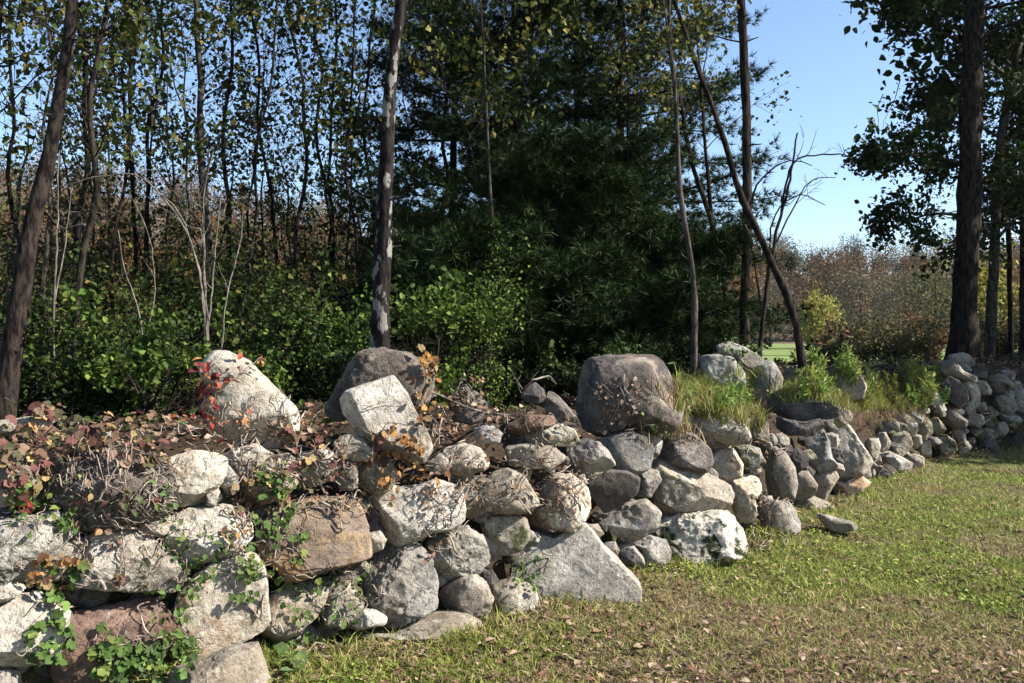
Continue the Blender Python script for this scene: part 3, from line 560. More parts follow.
 ('I', [(80,202),(200,198),(280,230),(340,270),(424,330),(420,400),(290,430),(160,390),(85,300)], 'beige', 'low tan boulder on the ridge in front of the leaning tree', dict(back=.45)),
 ('I', [(500,215),(560,200),(620,178),(692,220),(732,290),(760,350),(740,440),(640,460),(540,420),(505,300)], 'beige', 'pinkish domed boulder on the ridge among light green weeds', dict(back=.5)),
 ('J', [(770,420),(830,370),(850,420),(830,450),(780,455)], 'grey', 'little grey stone at the right toe of the grooved wedge', dict(back=.05)),
 # ---- far right-hand lit section
 ('J', [(780,190),(810,150),(862,128),(884,200),(866,290),(822,312),(790,262)], 'beige', 'upright tan stone right of the grooved wedge', {}),
 ('J', [(878,120),(930,108),(964,170),(955,232),(900,252),(876,200)], 'pale', 'pale square stone right of the upright tan one', {}),
 ('J', [(848,292),(890,290),(902,342),(872,362),(848,332)], 'beige', 'thumb-shaped tan stone under the upright tan one', {}),
 ('J', [(778,342),(830,328),(864,360),(840,382),(788,370)], 'white', 'white chip at the toe of the grooved wedge', {}),
 ('L', [(-10,258),(40,243),(92,280),(113,350),(72,412),(30,442),(-14,402),(-42,330)], 'beige', 'rounded tan stone with a dark notch in the far lit stretch', {}),
 ('L', [(118,312),(150,278),(192,288),(198,340),(160,378),(122,362)], 'cream', 'perfectly round little cream cobble in the far lit stretch', dict(facets=0, rough=.4)),
 ('L', [(15,132),(80,118),(152,180),(164,230),(132,284),(80,224),(38,172)], 'pale', 'pale diagonal stone above the round cream cobble', {}),
 ('L', [(150,130),(230,138),(272,190),(278,260),(232,304),(180,293),(158,220)], 'beige', 'brown pear-shaped stone right of the pale diagonal one', {}),
 ('L', [(196,338),(262,328),(272,390),(268,455),(220,446),(188,402)], 'cream', 'square cream stone right below the round cobble', {}),
 ('L', [(-125,430),(-55,418),(40,458),(112,500),(100,545),(0,548),(-92,515)], 'pale', 'low pale stone at the base of the far lit stretch', {}),
 ('L', [(75,450),(150,438),(212,460),(204,562),(150,588),(92,562),(112,505)], 'cream', 'knuckle-shaped cream stone at the base of the far lit stretch', {}),
 ('L', [(330,290),(400,288),(452,330),(472,410),(422,434),(338,424),(345,360)], 'mossy', 'whitish stone with yellow moss beside the dark corner', {}),
 ('L', [(278,162),(332,148),(384,220),(374,272),(318,265)], 'beige', 'slanted tan stone above the yellow-mossed one', {}),
 ('L', [(338,132),(400,73),(450,88),(544,160),(536,205),(470,224),(400,185)], 'purple', 'brownish hump of stone at the shaded corner', {}),
 ('K', [(250,400),(300,396),(352,450),(384,540),(340,565),(288,502)], 'cream', 'sunlit cream stone standing at an angle near the corner top', {}),
 ('L', [(445,252),(500,228),(544,280),(548,345),(500,345)], 'grey', 'grey stone in the corner above the fallen leaves', {}),
 ('L', [(-100,180),(-40,150),(10,180),(20,240),(-20,255),(-80,250)], 'grey', 'grey stone under the ochre grass left of the diagonal one', {}),
 # ---- right-hand stretch in shade; several stones coloured darker to show it
 ('K', [(368,152),(430,142),(492,200),(522,240),(604,270),(604,312),(520,298),(380,265),(372,200)], 'beige', 'pale wedge at the top of the shaded corner', dict(back=.15)),
 ('K', [(440,118),(530,98),(582,118),(613,190),(590,202),(490,182),(440,145)], 'beige', 'flat topmost stone of the corner below the big trunk', dict(back=.3)),
 ('K', [(500,184),(580,188),(593,232),(540,244),(508,222)], 'blue', 'small bluish stone under the topmost corner stone', dict(back=.2)),
 ('K', [(608,202),(690,188),(714,240),(704,292),(640,293),(600,252)], 'purple', 'pinkish brown stone right of the small bluish one', dict(back=.25)),
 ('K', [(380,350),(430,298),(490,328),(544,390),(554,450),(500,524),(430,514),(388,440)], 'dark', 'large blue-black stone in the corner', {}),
 ('K', [(480,290),(550,308),(632,350),(658,420),(653,490),(620,514),(590,440),(560,380),(510,332)], 'beige', 'curved rib-like stone hugging the blue-black one', dict(back=.05)),
 ('K', [(630,310),(712,328),(754,390),(742,434),(690,424),(678,362)], 'beige', 'bluish white stone right of the rib-like one', dict(back=.05)),
 ('K', [(758,342),(830,328),(854,390),(820,413),(758,392)], 'purple', 'small dusky stone in the upper shaded stretch', dict(back=.05)),
 ('K', [(748,284),(830,268),(892,300),(928,360),(900,384),(850,330),(780,324)], 'beige', 'pale-edged bent stone over the dusky small one', dict(back=.12)),
 ('K', [(838,242),(900,228),(944,260),(932,304),(880,288)], 'grey', 'grey cap stone at the right edge of the shaded stretch', dict(back=.25)),
 ('K', [(778,452),(850,438),(924,470),(934,550),(890,573),(830,544),(798,502)], 'beige', 'smooth bright oval stone in the shaded stretch', {}),
 ('K', [(920,322),(980,328),(1004,390),(970,434),(922,402)], 'grey', 'upright grey stone near the right edge, second course down', dict(back=.08)),
 ('K', [(558,482),(610,478),(624,570),(580,604),(543,562)], 'mossy', 'narrow greenish stone beneath the rib-like one', {}),
 ('K', [(645,500),(700,488),(714,540),(680,573),(638,552)], 'beige', 'small pale cobble in the shaded stretch', {}),
 ('K', [(828,572),(890,558),(956,600),(900,655),(848,624)], 'grey', 'grey stone below the smooth bright oval', {}),
 ('K', [(618,592),(680,588),(694,650),(650,684),(608,642)], 'mossy', 'green-tinged cobble above the black cavity', {}),
 ('K', [(700,602),(770,588),(794,640),(750,684),(698,662)], 'mossy', 'mossy lump right of the green-tinged cobble', {}),
 ('K', [(938,462),(1010,480),(1070,530),(1060,585),(950,545)], 'beige', 'pale stone cut by the right edge of the photo', {}),
 ('K', [(955,595),(1060,580),(1110,640),(1060,665),(955,650)], 'purple', 'flat dusky stone over the cavity at the right edge', {}),
 ('L', [(770,190),(860,180),(892,240),(840,290),(775,270)], 'beige', 'reddish tan stone over the black cavity', dict(back=.03)),
 ('L', [(640,250),(760,270),(790,390),(650,400)], 'dark', 'black stone deep in the cavity at the shaded corner', dict(back=.18)),  # added stone, coloured dark for the shade inside the cavity
 ('L', [(800,310),(950,270),(1070,290),(1050,400),(820,405)], 'dark', 'wide black stone deep in the cavity at the right edge', dict(back=.2)),  # also added, its dark colour standing for the cavity's shade
]
for tile, poly, mat, label, kw in S_:
    nm = 'boulder' if 'boulder' in label else ('loose_stone' if 'loose' in label and 'single' in label else ST)
    cat = 'boulder' if nm == 'boulder' else 'stone'
    kw = dict(kw); stone(nm, tile, poly, RM and mat, label, cat=cat, **kw)
# small filler stones seen in the gaps
fr_ = np.random.default_rng(5); placed = 0; OUT = []
for tile, poly, mat, label, kw in S_:
    ox, oy, sc = TILE[tile]; OUT.append(np.array([(ox + a / sc, oy + b / sc) for a, b in poly]))
def inside(P, x, y):
    c = False; j = len(P) - 1
    for i in range(len(P)):
        if (P[i][1] > y) != (P[j][1] > y) and x < (P[j][0] - P[i][0]) * (y - P[i][1]) / (P[j][1] - P[i][1]) + P[i][0]: c = not c
        j = i
    return c
spots = []
while placed < 135 and len(spots) < 6000:
    spots.append(0)
    x = fr_.uniform(5, 1020); base = np.interp(x, [0, 270, 330, 500, 630, 740, 860, 940, 1024], [683, 683, 630, 600, 570, 545, 480, 452, 430]); top = np.interp(x, [0, 450, 640, 760, 860, 930, 1024], [470, 470, 440, 400, 450, 400, 375])
    y = fr_.uniform(top, base)
    if any(inside(P, x, y) for P in OUT): continue
    r = (12 if x < 500 else 9 if x < 740 else 6.5) * fr_.uniform(.7, 1.3); k = 7
    a = np.sort(fr_.uniform(0, 6.28, 3)); th_ = np.arange(k) / k * 6.283 + fr_.uniform(0, 1)
    P = [((x + r * fr_.uniform(.7, 1.25) * 1.25 * math.cos(t)) * 3.996, (y - 512 + r * fr_.uniform(.65, 1.15) * math.sin(t)) * 3.996) for t in th_]
    o = stone(ST, 'B', P, ['dark', 'purple', 'grey', 'beige', 'dark', 'mossy'][placed % 6], 'small ' + ['blackish', 'brownish', 'grey', 'tan', 'blackish', 'greenish'][placed % 6] + ' filler stone half seen in a gap in the ' + ('left' if x < 260 else 'centre-left' if x < 500 else 'middle' if x < 760 else 'right') + ' of the wall', back=.15 if x < 760 else .1, group='small filler stones in the gaps')
    OUT.append(np.array([(p[0] / 3.996, p[1] / 3.996 + 512) for p in P])); placed += 1
# ground joins the ray-cast surface so plants root on whatever is there
gv = np.stack([GX, GY, GZ], -1).reshape(-1, 3); gI = (np.arange(ni - 1)[:, None] * nj + np.arange(nj - 1)[None]).ravel()
gf = np.stack([gI, gI + 1, gI + nj + 1, gI + nj], -1)
sel = (gv[gf[:, 0], 0] > -8) & (gv[gf[:, 0], 0] < 14) & (gv[gf[:, 0], 1] > 1) & (gv[gf[:, 0], 1] < 20); gf = gf[sel]
polys = np.concatenate(ALLF).tolist() + (gf + NV).tolist()
BVH = BVHTree.FromPolygons(np.concatenate(ALLV + [gv]).tolist(), polys)
def hit_px(px, py):
    d = Vector(un(px, py, 1.0) - np.array([0, 0, CAM_H])).normalized()
    loc, nrm, idx, dist = BVH.ray_cast(Vector((0, 0, CAM_H)), d, 30)
    if loc is None: return None
    if nrm.dot(d) > 0: nrm = -nrm
    return np.array(loc), np.array(nrm)
def hit_down(x, y):
    loc, nrm, idx, dist = BVH.ray_cast(Vector((x, y, 4)), Vector((0, 0, -1)), 10)
    return None if loc is None else np.array(loc)
# ------------------------------------------------------------------ trees
def path3(pts, D, lean=0.0):
    """pixel polyline of a trunk standing D metres away; lean = metres of depth change to the top"""
    n = len(pts); return np.array([un(x, y, D + lean * i / max(n - 1, 1)) for i, (x, y) in enumerate(pts)])
def grow(P, rad, nb, blen, t0=.3, t1=1.0, up=.5, twigs=5, sub=.45, brad=.3, droop=0, dirs=None, seed=0):
    """limbs off a trunk: returns (list of (path, radii)), tips array, tip directions"""
    rr = np.random.default_rng(seed); L_ = np.concatenate([[0], np.cumsum(np.linalg.norm(np.diff(P, axis=0), axis=1))]); out = []; tips = []; td = []
    for b in range(nb):
        t = t0 + (t1 - t0) * ((b + rr.random()) / nb); s = t * L_[-1]; i = min(np.searchsorted(L_, s), len(P) - 1)
        p = P[i]; r0 = rad[i] * brad * rr.uniform(.7, 1.1)
        a = rr.uniform(0, 2 * np.pi) if dirs is None else dirs + rr.normal() * .6
        ln = blen * rr.uniform(.55, 1.15) * (1.15 - .6 * (t - t0) / max(t1 - t0, .01))
        d = np.array([math.cos(a), math.sin(a), up + rr.normal() * .2]); d /= np.linalg.norm(d)
        pts = [p]; k = 6
        for j in range(k):
            d = d + rr.normal(size=3) * .16 + np.array([0, 0, (.10 if droop == 0 else -droop)]); d /= np.linalg.norm(d); pts.append(pts[-1] + d * ln / k)
        pts = np.array(pts); out.append((pts, np.linspace(r0, r0 * .18 + .001, k + 1)))
        for w_ in range(twigs):
            j = rr.integers(2, k + 1); q = pts[j]; d2 = norm(d + rr.normal(size=3) * .8); l2 = ln * sub * rr.uniform(.5, 1.1)
            c = [q]
            for _ in range(3): d2 = norm(d2 + rr.normal(size=3) * .22 + np.array([0, 0, .03 - droop])); c.append(c[-1] + d2 * l2 / 3)
            c = np.array(c); out.append((c, np.linspace(r0 * .32 + .0012, .0012, 4)))
            for f in (.35, .6, .85, 1.0):
                u = f * 3; ii = min(int(u), 2); tips.append(c[ii] + (c[ii + 1] - c[ii]) * (u - ii)); td.append(d2)
    return out, np.array(tips), np.array(td)
def make_tree(name, label, P, rad, bark, leafm=None, nb=14, blen=1.2, per=5, lsize=.06, spread=.12, kind='diamond', group=None, cat='tree', sides=9, seed=1, keep=None, limbs_sides=4, clump=None, wav=.025, **kw):
    P, rad = smooth_path(P, rad, .25)
    rr = np.random.default_rng(seed)
    P = P + np.stack([fbm(np.stack([P[:, 2] * 1.1, 0 * P[:, 2] + seed, 0 * P[:, 2]], 1), 2, seed), fbm(np.stack([P[:, 2] * 1.1, 0 * P[:, 2] + seed, 0 * P[:, 2]], 1), 2, seed + 9), 0 * P[:, 2]], 1) * wav
    t = thing(name, tuple(P[0]), label, cat, group); base = P[0]
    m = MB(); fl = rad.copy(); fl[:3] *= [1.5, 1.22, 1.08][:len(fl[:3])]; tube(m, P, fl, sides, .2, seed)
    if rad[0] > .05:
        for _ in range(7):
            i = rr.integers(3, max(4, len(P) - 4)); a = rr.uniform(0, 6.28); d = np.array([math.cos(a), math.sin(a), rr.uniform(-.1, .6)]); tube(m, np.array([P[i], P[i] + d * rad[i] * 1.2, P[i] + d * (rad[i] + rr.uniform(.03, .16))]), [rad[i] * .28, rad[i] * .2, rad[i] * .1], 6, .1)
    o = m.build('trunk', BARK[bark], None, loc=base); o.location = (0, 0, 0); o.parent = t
    lim, tips, td = grow(P, rad, nb, blen, seed=seed, **kw)
    if keep is not None:
        lim = [l for l in lim if keep(l[0][-1])]
        if len(tips): ok = np.array([keep(q) for q in tips]); tips = tips[ok]; td = td[ok]
    if clump is not None and len(tips):
        ok = fbm(tips * np.array([1.1, 1.1, 1.6]) + seed * 1.7, 2, 77) > clump; tips = tips[ok]
    if lim:
        m = MB()
        for a, b in lim: tube(m, a, b, limbs_sides)
        o = m.build('limbs', BARK[bark], None, loc=base); o.location = (0, 0, 0); o.parent = t
    if leafm and len(tips):
        C = np.repeat(tips, per, 0); C = C + rng.normal(size=C.shape) * spread
        m = MB(); leaves(m, C, lsize, kind, up=np.array([0, 0, 1.]), upw=.5, along=np.array([0, 0, -1.]), alw=.5)
        o = m.build('crown', LM[leafm], None, loc=base, smooth=False); o.location = (0, 0, 0); o.parent = t
    return t
def px_of(q): return (CX + q[0] / q[1] * F, CY - (q[2] - CAM_H) / q[1] * F)
def trunk(pts, w, D, top=None, lean=0.):
    """trunk from pixels: widths in pixels -> radii; top adds metres above the last point"""
    P = path3(pts, D, lean); rad = np.interp(np.linspace(0, 1, len(pts)), np.linspace(0, 1, len(w)), w) * D / F / 2 * .88
    if top:
        d = norm(P[-1] - P[-2]); d = norm(d + np.array([0, 0, .4])); n = 3
        for i in range(n): P = np.vstack([P, P[-1] + d * top / n]); rad = np.append(rad, rad[-1] * .62)
    P[0, 2] = gz(P[0, 0], P[0, 1]) - .05
    return P, rad
# ---- right-hand group by the field
def T(name, label, pts, w, D, bark, top=2.5, lean=0., **kw):
    P, rad = trunk(pts, w, D, top, lean); return make_tree(name, label, P, rad, bark, **kw)
GR = 'slim trees in the gap beside the field'
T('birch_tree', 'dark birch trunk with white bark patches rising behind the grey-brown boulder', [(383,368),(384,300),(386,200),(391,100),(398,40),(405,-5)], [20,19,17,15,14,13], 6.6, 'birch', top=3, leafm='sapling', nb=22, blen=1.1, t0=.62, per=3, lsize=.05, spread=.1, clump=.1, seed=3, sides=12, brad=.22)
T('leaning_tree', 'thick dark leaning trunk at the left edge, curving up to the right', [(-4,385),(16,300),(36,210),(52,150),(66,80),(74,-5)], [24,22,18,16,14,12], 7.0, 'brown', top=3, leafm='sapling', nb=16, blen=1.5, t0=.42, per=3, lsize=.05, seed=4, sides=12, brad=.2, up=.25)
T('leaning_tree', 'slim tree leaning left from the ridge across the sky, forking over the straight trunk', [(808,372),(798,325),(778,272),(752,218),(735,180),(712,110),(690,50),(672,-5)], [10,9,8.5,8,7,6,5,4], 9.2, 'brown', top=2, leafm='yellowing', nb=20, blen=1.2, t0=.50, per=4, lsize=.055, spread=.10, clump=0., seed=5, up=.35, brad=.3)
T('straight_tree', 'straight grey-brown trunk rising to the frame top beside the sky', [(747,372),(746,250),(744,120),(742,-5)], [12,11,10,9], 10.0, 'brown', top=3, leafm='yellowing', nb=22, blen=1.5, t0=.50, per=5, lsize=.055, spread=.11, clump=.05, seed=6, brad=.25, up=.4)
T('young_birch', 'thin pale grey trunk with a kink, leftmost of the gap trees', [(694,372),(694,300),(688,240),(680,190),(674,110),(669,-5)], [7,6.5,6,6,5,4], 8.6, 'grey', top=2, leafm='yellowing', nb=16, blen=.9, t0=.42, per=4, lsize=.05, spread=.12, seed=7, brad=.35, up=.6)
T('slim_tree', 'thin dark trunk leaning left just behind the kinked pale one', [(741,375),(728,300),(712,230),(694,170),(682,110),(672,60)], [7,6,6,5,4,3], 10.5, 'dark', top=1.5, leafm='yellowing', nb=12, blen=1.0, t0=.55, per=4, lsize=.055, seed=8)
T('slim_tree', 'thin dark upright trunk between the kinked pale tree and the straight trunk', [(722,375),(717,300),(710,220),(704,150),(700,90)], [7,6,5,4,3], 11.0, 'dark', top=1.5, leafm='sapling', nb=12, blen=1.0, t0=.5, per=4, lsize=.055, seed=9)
# dead sapling with bare arching boughs
def bare(name, label, paths, D, bark, cat='dead sapling', group=None):
    base = un(*paths[0][0][0], D); base[2] = gz(base[0], base[1]) - .03
    t = thing(name, tuple(base), label, cat, group)
    for i, (pts, w0, w1) in enumerate(paths):
        dz = (i % 3 - 1) * .12 * (i > 0); n = len(pts)
        P = np.array([un(x, y, D + dz * k / max(n - 1, 1)) for k, (x, y) in enumerate(pts)])
        if i == 0: P[0] = base
        P, rad = smooth_path(P, np.linspace(w0, w1, n) * D / F / 2, .08)
        P = P + rng.normal(size=P.shape) * .004
        m = MB(); tube(m, P, rad, 6, .1, i); o = m.build('stem' if i == 0 else 'bough', BARK[bark], None, loc=base); o.location = (0, 0, 0); o.parent = t
        if i > 0 and w0 > 1:
            tw, _, _ = grow(P, rad, 5, .35, t0=.3, twigs=2, brad=.6, seed=i * 7 + int(D * 10))
            m = MB()
            for a, b in tw: tube(m, a, b, 3)
            q = m.build('twigs', BARK[bark], None, loc=base); q.location = (0, 0, 0); q.parent = o
    return t
bare('dead_sapling', 'dead slanting sapling with bare arching boughs against the sky', [
  ([(757,368),(765,300),(775,240),(790,180),(797,133)], 5, 1.5), ([(768,262),(775,215),(800,195),(825,205)], 2, .8), ([(781,212),(792,165),(815,155),(845,155),(852,162)], 2.4, .9),
  ([(748,210),(762,178),(790,160),(812,166)], 2.2, .8), ([(775,245),(795,205),(812,180),(835,178)], 1.8, .7), ([(762,312),(752,250),(742,222),(724,212)], 1.8, .7)], 9.6, 'brown')
# ---- far right: big trunk and companions
P, rad = trunk([(962,372),(966,260),(970,140),(975,-5)], [29,26,24,21], 14.5, 5)
make_tree('oak_tree', 'thickest trunk in view, furrowed, standing at the wall corner on the right', P, rad, 'brown', 'oak', nb=16, blen=3.4, t0=.42, per=12, lsize=.15, spread=.26, kind='leaf', seed=12, sides=14, brad=.25, up=.15, twigs=9, sub=.4, keep=lambda q: px_of(q)[0] > 868 and px_of(q)[1] < 262 and not (px_of(q)[0] < 905 and 75 < px_of(q)[1] < 125))
# the low boughs that reach left over the sky
def bough_tree(name, label, pts, w, D, boughs, bark, leafm, lsize, per, spread, seed, top=3, kind='leaf', twl=.9):
    P, rad = trunk(pts, w, D, top); P, rad = smooth_path(P, rad, .25); base = P[0]
    t = thing(name, tuple(base), label, 'tree')
    m = MB(); tube(m, P, rad, 10, .14, seed); o = m.build('trunk', BARK[bark], None, loc=base); o.location = (0, 0, 0); o.parent = t
    m = MB(); C = []; rr = np.random.default_rng(seed)
    for (bp, dz, w0) in boughs:
        n = len(bp); Q = np.array([un(x, y, D + dz * i / (n - 1)) for i, (x, y) in enumerate(bp)]); Q, rq = smooth_path(Q, np.linspace(w0, 1.2, n) * D / F / 2, .2); tube(m, Q, rq, 5)
        tw, tips, td = grow(Q, rq, int(len(Q) * 1.6) + 3, twl, t0=.2, twigs=5, up=.12, brad=.6, seed=seed + n)
        for a, b in tw: tube(m, a, b, 3)
        C.append(tips)
    o = m.build('limbs', BARK[bark], None, loc=base); o.location = (0, 0, 0); o.parent = t
    C = np.concatenate(C); C = C[fbm(C * np.array([1., 1., 1.8]), 2, 5) > -.08]; C = np.repeat(C, per, 0) + rng.normal(size=(len(C) * per, 3)) * spread
    m = MB(); leaves(m, C, lsize, kind, up=np.array([0, 0, 1.]), upw=.4)
    o = m.build('crown', LM[leafm], None, loc=base, smooth=False); o.location = (0, 0, 0); o.parent = t
bough_tree('oak_tree', 'trunk slanting right beside the thickest one, leafy boughs reaching left over the sky', [(989,368),(994,260),(1000,150),(1014,70),(1028,-10)], [12,11,10,8,6], 15.5,
  [([(998,190),(960,165),(920,155),(885,160),(858,168)], -.8, 5), ([(996,230),(960,215),(925,215),(895,228),(880,240)], .8, 4), ([(1004,140),(970,120),(945,105),(925,112)], .5, 4), ([(1012,80),(970,50),(930,25),(900,15),(890,22)], -.6, 5),
   ([(1018,50),(980,20),(930,-5),(885,-8)], .6, 5), ([(996,240),(1020,215),(1050,200)], 1, 4), ([(1000,150),(1030,120),(1060,100)], -.5, 4), ([(990,260),(970,250),(945,248)], -1.2, 3), ([(1008,100),(1030,60),(1060,30)], 1.2, 4), ([(998,200),(1015,170),(1030,150)], .2, 3)],
  'grey', 'oak', .078, 9, .11, 31, top=4, twl=.95)
T('slim_tree', 'thin dark trunk right of the slanting oak near the right edge', [(1011,362),(1008,260),(1006,160),(1010,60),(1012,-5)], [6,6,5,4,4], 17, 'dark', top=2, leafm='oak', nb=22, blen=1.8, t0=.25, per=7, lsize=.08, spread=.18, clump=0., seed=14)
T('slim_tree', 'trunk cut by the right edge of the photo', [(1023,366),(1024,250),(1022,120),(1024,-5)], [9,8,7,6], 16, 'brown', top=3, leafm='oak', nb=26, blen=2.0, t0=.2, per=7, lsize=.085, spread=.18, clump=0., seed=15)

# two trees just outside the frame, whose shade falls on the corner of the wall
for X_, Y_, h_, sd_, lb in ((13.9, 11.6, 8.8, 91, 'leafy tree outside the photo on the right, nearer one'), (17.0, 14.0, 9.5, 92, 'leafy tree outside the photo on the right, farther one')):
    make_tree('oak_tree', lb, [(X_, Y_, -.05), (X_ + .1, Y_, h_ * .5), (X_, Y_ + .1, h_)], [.16, .11, .04], 'brown', 'oak', nb=34, blen=2.3, t0=.2, per=9, lsize=.22, spread=.3, seed=sd_, sides=10, brad=.3, up=.35, twigs=7)
# ---- left wood: saplings and poles
LW = 'slender trunks of the left wood'
poles = [ # x at base, x at top, width, D, bark, base y, leaf, label
 (90,96,9,10.5,'dark','sapling','dark pole-straight trunk right of the big leaning one'),
 (55,40,5,9.5,'grey','sapling','thin grey stem crossing behind the big leaning trunk'),
 (28,10,6,12,'dark','sapling','dark stem in the far left corner of the wood'),
 (158,150,6,13,'dark','sapling','dark trunk midway between the leaning trunk and the grey lichened one'),
 (207,204,11,11,'grey','sapling','broad grey lichened trunk in the middle of the left wood'),
 (132,128,5,14,'dark','brown','thin dark stem with brown leaves left of the grey lichened trunk'),
 (232,226,6,12.5,'dark','sapling','slender dark trunk just right of the grey lichened one'),
 (247,256,4,10,'dark','sapling','whip-thin dark stem, second right of the grey lichened trunk'),
 (268,262,5,13,'dark','sapling','thin dark stem, third right of the grey lichened trunk'),
 (283,296,6,11.5,'brown','sapling','brown stem leaning slightly right, fourth right of the grey trunk'),
 (318,330,5,12,'dark','sapling','thin stem, fourth left of the birch, leaning right'),
 (336,328,5,13.5,'dark','sapling','thin stem, third left of the birch, leaning left'),
 (352,360,4,11,'dark','sapling','thin stem, second left of the birch'),
 (366,372,5,12.5,'dark','sapling','stem immediately left of the birch'),
 (428,440,6,13,'dark','sapling','stem in front of the pines, right of the birch'),
 (118,140,5,11,'brown','sapling','brown stem leaning right at the left of the wood'),
]
for i, (xb, xt, w_, D, bk, lf, lab) in enumerate(poles):
    xt = xt + (i * 37 % 29) - 14; xb = xb + (i * 53 % 13) - 6
    pts = [(xb, 375), (xb + (xt - xb) * .3 + rng.normal() * 5, 260), (xb + (xt - xb) * .6 + rng.normal() * 7, 130), (xt, -5)]
    T('sapling' if w_ < 7 else 'woodland_tree', lab, pts, [w_, w_ * .85, w_ * .7, w_ * .55], D, bk, top=1.8, leafm=lf, nb=22, blen=[1.1, 1.8, 1.35][i % 3], t0=[.36, .25, .45][i % 3], per=5, lsize=.07, spread=.11, clump=.02, wav=.08, seed=40 + i, group=LW, brad=.38, up=.75, sides=7, limbs_sides=3)
T('maple_sapling', 'slim sapling with pale yellowing leaves before the pines, right of the birch', [(497,380),(500,300),(492,200),(486,100),(480,-5)], [5,5,4,3,2], 9.5, 'grey', top=1.2, leafm='yellowing', nb=22, blen=1.0, t0=.42, per=4, lsize=.065, spread=.12, clump=0., seed=81, up=.2)
T('maple_sapling', 'sapling with thin yellowing leaves left of the kinked pale trunk', [(640,378),(636,300),(632,200),(628,100),(622,-5)], [5,5,4,3,2], 10.2, 'dark', top=1.2, leafm='yellowing', nb=22, blen=1.2, t0=.55, per=4, lsize=.055, spread=.1, clump=.1, seed=82, up=.3)
T('woodland_tree', 'dark leafy tree at the top left corner behind the leaning trunk', [(-20,380),(-14,250),(-8,120),(0,-5)], [14,12,10,8], 9.8, 'dark', top=2, leafm='sapling', nb=26, blen=2.0, t0=.45, per=6, lsize=.085, spread=.2, seed=83, up=.2)
T('slim_tree', 'crooked dark tree forking behind the leaning trunk at left', [(72,380),(80,280),(98,190),(92,90),(108,-5)], [8,8,7,6,5], 8.8, 'brown', top=2, leafm='sapling', nb=22, blen=1.5, t0=.35, per=4, lsize=.075, spread=.18, seed=84, up=.3)
# thinner growth farther back in the left wood
fr2 = np.random.default_rng(21)
for i in range(26):
    xb = 8 + i * 16.2 + fr2.uniform(-5, 5); D = fr2.uniform(15, 24); top_y = fr2.uniform(30, 190); xt = xb + fr2.normal() * 14; w_ = fr2.uniform(2.2, 4.5)
    T('sapling', 'slender dark sapling in the back rows, ' + ('behind the leaning trunk' if xb < 100 else 'left of the grey lichened trunk' if xb < 200 else 'right of the grey lichened trunk' if xb < 290 else 'left of the birch' if xb < 385 else 'right of the birch'), [(xb, 372), (xb + fr2.normal() * 4, 290), ((xb + xt) / 2 + fr2.normal() * 4, (260 + top_y) / 2), (xt, top_y)], [w_, w_ * .85, w_ * .7, w_ * .4], D, 'dark', top=.6, leafm=['sapling', 'brown', 'sapling', 'brown'][i % 4], nb=20, blen=1.5, t0=.15, per=3, lsize=.08, spread=.12, clump=.0, wav=.08, seed=200 + i, group='saplings in the back rows of the left wood', brad=.4, up=.55, sides=5, limbs_sides=3)
# pale multi-stemmed shrub with long arching shoots
bare('arching_shrub', 'pale bare many-stemmed shrub with one long shoot arching left', [
  ([(206,385),(207,330),(205,280),(203,225),(196,180)], 2.6, .8), ([(206,350),(203,290),(190,240),(165,200),(135,175),(95,178),(55,188)], 2.6, 1), ([(207,340),(213,280),(217,230),(222,190)], 2.5, 1),
  ([(206,330),(198,270),(180,215),(150,185),(130,150)], 2, .8), ([(208,320),(204,260),(205,190),(214,150)], 1.8, .8), ([(222,350),(226,300),(238,250),(244,210)], 2, .8)], 7.4, 'pale', 'shrub')
bare('bare_sapling', 'pale bare shoot standing in the shrubs right of the leaning trunk', [([(54,385),(54,320),(57,240),(58,170),(60,150)], 3, 1), ([(55,300),(66,240),(72,190)], 1.8, .8)], 7.8, 'pale')
bare('bare_sapling', 'pale bare shoots arching over the left shrubs below the grey trunk', [([(150,385),(140,320),(125,270),(118,230)], 2, .8), ([(146,340),(155,290),(150,240),(133,200)], 1.6, .7)], 8.2, 'pale')

